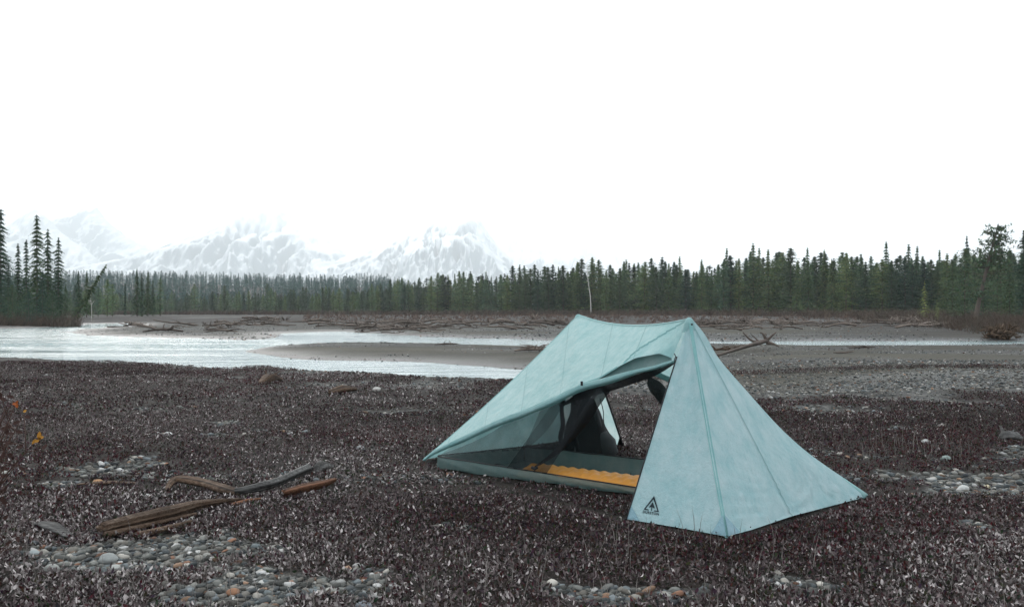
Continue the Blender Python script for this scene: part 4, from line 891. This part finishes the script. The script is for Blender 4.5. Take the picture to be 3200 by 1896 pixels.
# ------------------------------------------------------------------ backpack behind the tub
bp = empty('backpack', (.70, 6.62, 0), 'black backpack standing upright behind the inner tent floor', 'backpack')
PK = m_simple('pack_fabric', (.008, .0085, .010), .75, .25, .4, 14, .01); PKG = m_simple('pack_grey_fabric', (.045, .048, .05), .8, .2, .3, 10, .01)
def blob(rows, n=22, seed=0, rough=.03):
    """rows: (z, cx, cy, rx, ry) superellipse sections"""
    rs = np.random.default_rng(seed); V = []
    for (z, cx_, cy_, rx_, ry_) in rows:
        for k in range(n):
            w = 2 * math.pi * k / n; c, s = math.cos(w), math.sin(w); e = .7
            V.append((cx_ + rx_ * abs(c)**e * (1 if c > 0 else -1) * (1 + rough * rs.normal() * .5), cy_ + ry_ * abs(s)**e * (1 if s > 0 else -1) * (1 + rough * rs.normal() * .5), z))
    m_ = len(rows); Fc = [(i * n + k, i * n + (k + 1) % n, (i + 1) * n + (k + 1) % n, (i + 1) * n + k) for i in range(m_ - 1) for k in range(n)]
    return V, Fc + [tuple(range(n))[::-1], tuple((m_ - 1) * n + k for k in range(n))]
V, Fc = blob([(0.0, -.06, 0, .10, .08), (.01, -.07, 0, .18, .12), (.12, -.08, 0, .20, .135), (.25, -.09, 0, .17, .12), (.38, -.09, 0, .125, .11), (.47, -.11, 0, .10, .09), (.53, -.13, 0, .055, .06), (.56, -.14, 0, .03, .02)])
mesh_obj('main_bag', V, Fc, PK, bp, True)
V, Fc = blob([(.01, .07, -.05, .06, .06), (.06, .09, -.06, .085, .08), (.16, .07, -.06, .08, .075), (.22, .04, -.05, .055, .06), (.24, .03, -.05, .02, .02)], seed=2); mesh_obj('side_pocket', V, Fc, PKG, bp, True)
V, Fc = blob([(.22, .02, -.06, .03, .04), (.30, -.005, -.07, .04, .04), (.42, -.035, -.07, .035, .035), (.50, -.05, -.06, .02, .02)], seed=3); mesh_obj('rolled_top', V, Fc, PKG, bp, True)
v, f = tube(catmull([(.02, -.11, .50), (.045, -.12, .40), (.05, -.13, .30), (.09, -.14, .22)], 14), .004, 6); mesh_obj('cord', v, f, BLACK, bp, True)
for k, pts in enumerate(([(-.26, -.05, .55), (-.29, -.08, .42), (-.28, -.1, .28), (-.30, -.1, .18), (-.27, -.1, .05)], [(-.14, -.1, .5), (-.2, -.14, .35), (-.2, -.14, .2), (-.15, -.1, .06)])):
    v, f = tube(catmull(pts, 16), np.interp(np.linspace(0, 1, 16), [0, .3, .7, 1], [.02, .03, .04, .02]), 8, .2, squash=.6, seed=k); mesh_obj('shoulder_strap', v, f, PK, bp, True)

# ------------------------------------------------------------------ leafy mat, pebbles, stalks
LEAF = m_tint('leaf_mat', .70, .12, .10); PEB = m_tint('pebble_mat', .80, .16, 0, 35, .22, .004)
tp0 = 0
tentpoly = np.array([A[:2], E[:2], B[:2], C_[:2], E2[:2], D[:2]])
tp_big = tentpoly.mean(0) + (tentpoly - tentpoly.mean(0)) * 1.1
def scatter(n, y0, y1, seed, p=1.0, marg=1.12):
    rs = np.random.default_rng(seed); y = (y0**2 + (y1**2 - y0**2) * rs.random(n))**.5 if p == 1 else y0 + (y1 - y0) * rs.random(n)**p
    x = (rs.random(n) * 2 - 1) * (.643 * marg * y + 1.3); return x, y
def mat_leaves(n, y0, y1, seed, size, seg2, hmul=1.0, clump=7, palef=1.0):
    rs = np.random.default_rng(seed); nc = n // clump
    cx_, cy_ = scatter(nc, y0, y1, seed)
    keep = rs.random(nc) > gravelmask(cx_, cy_) * .88
    ins = inside(np.stack([cx_, cy_], 1), tentpoly); pass
    # keep the tub area free
    tubp = np.array([F0[:2], F2[:2], G2[:2], G0[:2]]); keep &= ~inside(np.stack([cx_, cy_], 1), tubp + (tubp - tubp.mean(0)) * .04)
    cx_, cy_ = cx_[keep], cy_[keep]; nc = len(cx_)
    cz = height(cx_, cy_)
    tall = .55 + .9 * fbm(cx_ * 1.1, cy_ * 1.1, 3, 90)
    dte = sdist(np.stack([cx_, cy_], 1), tentpoly); tall = np.where(dte > 0, .45, tall * smooth(-.30, -.05, dte - 0) * 0 + tall * (1 - .85 * smooth(-.22, -.03, dte))); tall = np.where(dte > 0, .4, tall); edgek = (np.abs(dte + .02) < .035); tall = np.where(edgek, 0.02, tall)
    x = np.repeat(cx_, clump); y = np.repeat(cy_, clump); z = np.repeat(cz, clump); th = np.repeat(tall, clump); m_ = len(x)
    ph = rs.random(m_) * 6.283; til = np.abs(rs.normal(1.0, .42, m_)).clip(.05, 1.6)           # tilt away from vertical
    L = size * (.55 + .75 * rs.random(m_)) ; wd = L * (.36 + .20 * rs.random(m_))
    r0 = rs.random(m_)**.5 * size * 1.1; hz = rs.random(m_) * .032 * hmul * th
    bx = x + r0 * np.cos(ph); by = y + r0 * np.sin(ph); ek = np.repeat(edgek, clump); bz = z + hz - .004 - ek * .012
    til = np.where(ek, 1.45, til)
    d = np.stack([np.sin(til) * np.cos(ph), np.sin(til) * np.sin(ph), np.cos(til)], 1)
    tw = rs.normal(0, .8, m_); s0 = np.stack([-np.sin(ph), np.cos(ph), np.zeros(m_)], 1); up = np.cross(s0, d)
    s = s0 * np.cos(tw)[:, None] + up * np.sin(tw)[:, None]; nrm = np.cross(s, d)
    b0_ = np.stack([bx, by, bz], 1)
    cup = (rs.random(m_) * .25)[:, None] * wd[:, None] * 2
    # colours
    c = rs.random(m_); patchn = np.repeat(fbm(cx_ * .8 + 5, cy_ * .8, 3, 95), clump); red = np.repeat(fbm(cx_ * .5, cy_ * .5 + 9, 3, 97), clump)
    pale_p = (.045 + .19 * smooth(.45, .72, patchn)) * palef * (.35 + 1.2 * smooth(.36, .64, np.repeat(fbm(cx_ * .55 + 2, cy_ * .9, 3, 140), clump))) ; col = np.zeros((m_, 3))
    dark = np.stack([.027 + .030 * rs.random(m_), .016 + .017 * rs.random(m_), .017 + .017 * rs.random(m_)], 1)
    grey = np.stack([.065 + .115 * rs.random(m_)] * 3, 1) * [1, .79, .79]
    green = np.stack([.016 + .018 * rs.random(m_), .021 + .018 * rs.random(m_), .012 + .01 * rs.random(m_)], 1)
    burg = np.stack([.040 + .03 * rs.random(m_), .011 + .008 * rs.random(m_), .014 + .008 * rs.random(m_)], 1)
    pale = np.stack([.20 + .42 * rs.random(m_)**1.5] * 3, 1) * [1, .89, .87]
    col[:] = dark; k = rs.random(m_)
    big = np.repeat(fbm(cx_ * .55 + 2, cy_ * .9, 3, 140), clump); gfr = .27 * (.15 + 1.7 * smooth(.36, .64, big)); col = np.where((k < gfr)[:, None], grey, col); col = np.where(((k > gfr) & (k < gfr + .03 + .28 * smooth(.5, .7, red)))[:, None], burg, col)
    col = np.where((k > .88)[:, None], green, col); pl = c < pale_p; col = np.where(pl[:, None], pale, col)
    til2 = np.where(pl, 1.0, 1.0)
    if seg2:
        a = b0_; e = b0_ + d * L[:, None] - nrm * (L * .12)[:, None]
        m1 = b0_ + d * (L * .33)[:, None]; m2 = b0_ + d * (L * .72)[:, None]
        w1_ = (wd * .42)[:, None]; w2_ = (wd * .40)[:, None]
        V = np.stack([a, m1 + s * w1_ + nrm * cup, m2 + s * w2_ + nrm * cup * .7, e, m2 - s * w2_ + nrm * cup * .7, m1 - s * w1_ + nrm * cup, ], 1)
        Fq = np.array([[0, 1, 5, 5], [1, 2, 4, 5], [2, 3, 4, 4]])
        tris = np.array([[0, 1, 5], [1, 2, 5], [2, 4, 5], [2, 3, 4]]); nv = 6
    else:
        mm = b0_ + d * (L * .5)[:, None]; w_ = (wd * .5)[:, None]; e = b0_ + d * L[:, None]
        V = np.stack([b0_, mm + s * w_, e, mm - s * w_], 1); tris = np.array([[0, 1, 2], [0, 2, 3]]); nv = 4
    FF = (np.arange(m_)[:, None, None] * nv + tris[None]).reshape(-1, 3)
    return V.reshape(-1, 3), FF, np.repeat(col, nv, 0)
parts = [mat_leaves(195000, 2.2, 5.2, 1, .0225, True), mat_leaves(180000, 5.2, 9.5, 2, .025, False, 1.1, 6, .9), mat_leaves(230000, 9.5, 20, 3, .034, False, 1.2, 6, .6)]
off = 0; VV = []; FF = []; CC = []
for V, Fc, C in parts: VV.append(V); FF.append(Fc + off); CC.append(C); off += len(V)
o = mesh_obj('leafy_mat', np.concatenate(VV), np.concatenate(FF), LEAF, attrs={'tint': ('v', np.concatenate(CC))})
tag(o, 'mat of small dark red and silvery leaves covering the ground', 'ground cover', kind='stuff')
# pebbles
def ico(sub):
    import bmesh
    bm = bmesh.new(); bmesh.ops.create_icosphere(bm, subdivisions=sub, radius=1); V = np.array([v.co[:] for v in bm.verts]); Fc = np.array([[v.index for v in f.verts] for f in bm.faces]); bm.free(); return V, Fc
SCOL = np.array([(.15, .15, .14), (.20, .20, .185), (.11, .115, .11), (.34, .33, .305), (.18, .165, .145), (.42, .39, .35), (.075, .082, .088), (.24, .225, .20), (.45, .44, .42), (.25, .13, .085), (.30, .19, .13), (.19, .21, .22), (.13, .15, .155)])
def stones(x, y, z, r, sub, seed, flat=.55, white=.03):
    rs = np.random.default_rng(seed); IV, IF = ico(sub); n = len(x)
    nz = [1 + .12 * rs.normal(size=len(IV)) for _ in range(12)] if sub > 1 else [1 + .16 * rs.normal(size=len(IV)) for _ in range(12)]
    sh = np.stack([IV * q_[:, None] for q_ in nz])[rs.integers(0, 12, n)]
    sc = np.stack([r * (.9 + .5 * rs.random(n)), r * (.7 + .35 * rs.random(n)), r * (flat * (.7 + .6 * rs.random(n)))], 1)
    V = sh * sc[:, None, :]; a = rs.random(n) * 6.283; c, s = np.cos(a)[:, None], np.sin(a)[:, None]; tx = rs.normal(0, .18, n)[:, None]
    X_ = V[..., 0] * c - V[..., 1] * s; Y_ = V[..., 0] * s + V[..., 1] * c; Z_ = V[..., 2] + tx * X_
    V = np.stack([X_ + x[:, None], Y_ + y[:, None], Z_ + (z + sc[:, 2] * .35)[:, None]], 2)
    col = SCOL[rs.choice(len(SCOL), n, p=np.array([14, 14, 11, 9, 10, 6, 9, 7, 2.2, 3.2, 3, 9, 9]) / 106.4)] * (.25 + .75 * rs.random(n)**1.6)[:, None]
    w = rs.random(n) < white; col[w] = np.array([.38, .37, .36]) * (.8 + .4 * rs.random(w.sum()))[:, None]
    FF = (np.arange(n)[:, None, None] * len(IV) + IF[None]).reshape(-1, 3)
    return V.reshape(-1, 3), FF, np.repeat(col, len(IV), 0)
def pebble_obj(name, sets, label):
    off = 0; VV = []; FF = []; CC = []
    for V, Fc, C in sets: VV.append(V); FF.append(Fc + off); CC.append(C); off += len(V)
    return tag(mesh_obj(name, np.concatenate(VV), np.concatenate(FF), PEB, None, True, attrs={'tint': ('v', np.concatenate(CC))}), label, 'gravel', kind='stuff')
sets = []
# pebbles grow in radius by a steep power law
def peb_near(n, y0, y1, rmin, rmax, sub, seed, thin=.02):
    rs = np.random.default_rng(seed); x, y = scatter(n, y0, y1, seed); g = gravelmask(x, y); k = rs.random(n) < g**1.3 + thin; x, y = x[k], y[k]; k = sdist(np.stack([x, y], 1), tentpoly) < -.06; x, y = x[k], y[k]
    r = rmin + (rmax - rmin) * rs.random(len(x))**4.2; return stones(x, y, height(x, y) , r, sub, seed)
sets.append(peb_near(120000, 2.2, 5.6, .0045, .026, 2, 1, .05)); sets.append(peb_near(76000, 5.6, 10, .006, .034, 1, 2, .05)); sets.append(peb_near(46000, 10, 22, .010, .038, 1, 3, .01))
pebble_obj('pebbles', sets, 'rounded river pebbles in bare patches of the near ground')
def peb_far(n, y0, y1, rmin, rmax, seed, umin=-200, umax=2800):
    rs = np.random.default_rng(seed); y = 1 / (1 / y1 + (1 / y0 - 1 / y1) * rs.random(n)); u = umin + (umax - umin) * rs.random(n); x = (u - CX) / F * y; z = height(x, y)
    cy = np.interp(x, CREST[:, 0], CREST[:, 1]); k = (z > ZW - .03) & (y > cy) & (fbm(x / 6 + 3, y / 2.6, 4, 50) < .56); x, y, z = x[k], y[k], z[k]; r = (rmin + (rmax - rmin) * rs.random(len(x))**4) 
    return stones(x, y, z, r, 1, seed, .6, .035)
pebble_obj('gravel', [peb_far(52000, 12, 40, .009, .042, 5), peb_far(20000, 40, 90, .02, .08, 6)], 'grey cobbles covering the river bars')
# stalks of dry grass
def stalks(n, y0, y1, seed):
    rs = np.random.default_rng(seed); x, y = scatter(n, y0, y1, seed); k = rs.random(n) < smooth(.45, .65, fbm(x * .9, y * .9, 2, 120)) * .8 + .06; k &= ~inside(np.stack([x, y], 1), tentpoly); x, y = x[k], y[k]; z = height(x, y); n = len(x)
    h = .07 + .17 * rs.random(n)**1.5; lx = rs.normal(0, .25, n) * h; ly = rs.normal(0, .25, n) * h; w = .0008 + .0007 * rs.random(n)
    b = np.stack([x, y, z], 1); m1 = b + np.stack([lx * .35, ly * .35, h * .55], 1); e = b + np.stack([lx, ly, h], 1); s = np.stack([w, w * 0, w * 0], 1); s2 = s[:, [1, 0, 2]]
    V = np.stack([b - s, b + s, m1 + s, m1 - s, e, b - s2, b + s2, m1 + s2, m1 - s2], 1); tris = np.array([[0, 1, 2], [0, 2, 3], [3, 2, 4], [5, 6, 7], [5, 7, 8], [8, 7, 4]])
    col = np.stack([.17 + .13 * rs.random(n)] * 3, 1) * [1, .9, .84]
    return V.reshape(-1, 3), (np.arange(n)[:, None, None] * 9 + tris[None]).reshape(-1, 3), np.repeat(col, 9, 0)
V, Fc, C = stalks(5200, 2.3, 9, 9)
tag(mesh_obj('dry_stalks', V, Fc, TWIG, attrs={'tint': ('v', C)}), 'thin dry grass stalks standing up out of the leafy mat', 'grass', kind='stuff')
# single stones that stand out: (u, v, half width px, colour, label)
ST = [(265,1366,24,(.33,.34,.33),'large flat grey boulder below the brown log'),(239,1180,15,(.42,.23,.12),'orange stone at the end of the dark plank'),(355,1281,13,(.50,.48,.49),'round pale stone left of the log'),(386,1284,11,(.30,.34,.38),'blue grey stone touching the round pale stone'),
 (430,1274,11,(.52,.48,.45),'pinkish white stone behind the middle of the log'),(464,1268,12,(.60,.58,.54),'white stone peeking over the top of the log'),(282,1388,14,(.5,.5,.47),'pale angular stone just below the large flat boulder'),(356,1213,11,(.55,.54,.52),'white pebble among the patch left of the bent branch'),
 (921,952,11,(.55,.53,.50),'white stone beyond the mat near the driftwood chunk'),(410,1063,11,(.7,.7,.68),'bright white stone alone in the mat at left'),(712,1062,10,(.55,.55,.54),'white stone in the mat left of the tent'),(882,1096,12,(.32,.33,.33),'grey stone before the left slope of the tent'),
 (890,1480,22,(.26,.28,.31),'big blue grey stone cut by the bottom edge'),(2357,1195,15,(.62,.62,.60),'bright white stone on the gravel right of the tent'),(2415,1190,9,(.6,.52,.36),'cream stone right of the bright white stone'),(2265,1080,11,(.5,.5,.49),'pale stone on the mat right of the tent'),
 (2315,1122,14,(.28,.33,.31),'greenish grey stone in the mat near the right edge'),(2055,1110,10,(.45,.42,.38),'tan stone by the right slope of the tent'),(1990,1118,10,(.5,.5,.48),'pale stone touching the right slope of the tent'),(962,1432,13,(.45,.46,.45),'oval pale stone in the mat at bottom centre'),
 (640,1424,10,(.58,.57,.54),'white pebble in the bottom pebble patch'),(570,1448,17,(.34,.18,.11),'rust coloured flat stone in the bottom pebble patch'),(125,1390,20,(.33,.33,.31),'wide grey stone at the lower left'),(84,1352,15,(.35,.38,.38),'pale green grey stone at the lower left edge')]
for i, (u, v_, w, c, lb) in enumerate(ST):
    p = gp(u, v_ + w * .3); r = w / F * p[1]; V, Fc, C = stones(np.zeros(1), np.zeros(1), np.zeros(1), np.array([r]), 3, 500 + i, .62, 0); rs = np.random.default_rng(i)
    V = V * (1 + .0 * V); IV = V / (np.abs(V).max() + 1e-9); nn = fbm(IV[:, 0] * 1.3 + i, IV[:, 1] * 1.3 + IV[:, 2], 2, i); V = ico(3)[0] * (0.8 + .35 * fbm(ico(3)[0][:, 0] * 1.1 + i * 3, ico(3)[0][:, 1] * 1.1 + ico(3)[0][:, 2], 2, i))[:, None] * np.array([r, r * .75, r * .6])
    o = mesh_obj('stone', V, ico(3)[1], PEB, None, True, attrs={'tint': ('v', np.tile(np.array(c) * .75, (len(V), 1)))}); o.location = p + [0, 0, r * .28]; o.rotation_euler = (0, 0, rs.uniform(-.5, .5)); tag(o, lb, 'stone')

# ------------------------------------------------------------------ shrub with orange leaves at the left edge
sb = empty('autumn_shrub', (-2.05, 3.1, 0), 'bare red-twigged shrub with a few orange leaves at the left edge', 'shrub')
sbL = np.array(sb.location); m = MB(); rs = np.random.default_rng(8); ends = []
tips = [P(-10, 1120, 3.0), P(20, 1030, 2.9), P(50, 1120, 3.05), P(-30, 1000, 3.0), P(38, 985, 3.0), P(92, 1072, 2.9), P(12, 1000, 3.1), P(0, 1045, 3.0), P(28, 1060, 3.15), P(-40, 950, 3.1), P(60, 1010, 3.2), P(14, 1090, 3.0)]
for tp in tips:
    b0_ = sbL + [rs.uniform(-.12, .06), rs.uniform(-.08, .08), -.02]; mid_ = (b0_ + tp) / 2 + [-.06, 0, .10]; c = catmull([b0_, mid_, tp], 12) - sbL
    m.add(*tube(c, np.linspace(.0055, .0015, 12), 6), c=(.075, .045, .038))
    for k in range(13):
        i = rs.integers(3, 11); e = c[i] + rs.uniform(-.09, .09, 3) + [0, 0, .06]; m.add(*tube([c[i], (c[i] + e) / 2, e], [.002, .0015, .001], 5), c=(.075, .045, .038)); ends.append(e)
m.build('twigs', TWIG, sb, True)
def leaf_mb(c, L, col, rs):
    d = rs.normal(size=3) * .5 + [0, 0, -.2 + rs.random()]; d /= np.linalg.norm(d); s = np.cross(d, [.3, -1, .2]); s /= np.linalg.norm(s); n = np.cross(s, d); a = [c, c + d * L * .3 + s * L * .24, c + d * L * .7 + s * L * .2, c + d * L, c + d * L * .7 - s * L * .2, c + d * L * .3 - s * L * .24, c + d * L * .5 - n * L * .08]
    return a, [(0, 1, 6), (1, 2, 6), (2, 3, 6), (3, 4, 6), (4, 5, 6), (5, 0, 6)], col
def leafcl(c, k, L, col, name='leaf'):
    mm = MB()
    for i in range(k): a, f, cc = leaf_mb(np.array(c) + rs.uniform(-.008, .008, 3), L * rs.uniform(.8, 1.2), np.array(col) * rs.uniform(.7, 1.2), rs); mm.add(a, f, cc)
    mm.build(name, LEAF, sb, True)
leafcl(tips[4] - sbL, 4, .022, (.28, .075, .02)); leafcl(tips[5] - sbL, 5, .027, (.30, .14, .022)); leafcl(tips[10] - sbL, 1, .02, (.5, .25, .05))
mm = MB()
for e in ends:
    a, f, cc = leaf_mb(np.array(e), .028, np.array((.055, .030, .026)), rs); mm.add(a, f, cc)
mm.build('dark_leaves', LEAF, sb, True)

# ------------------------------------------------------------------ haze
q = N('haze_mat'); pv_ = q.n('VolumePrincipled'); pv_.inputs['Color'].default_value = (.955, .982, 1, 1); pv_.inputs['Density'].default_value = 1.4e-4; pv_.inputs['Anisotropy'].default_value = .1
q.l(pv_.outputs[0], q.o.inputs['Volume'])
m = MB(); box(m, (0, 7200, -17), (12800, 8700, 1920))
hz = m.build('haze', q.m); hz.display_type = 'WIRE'; tag(hz, 'pale haze filling the valley toward the mountains', kind='stuff')
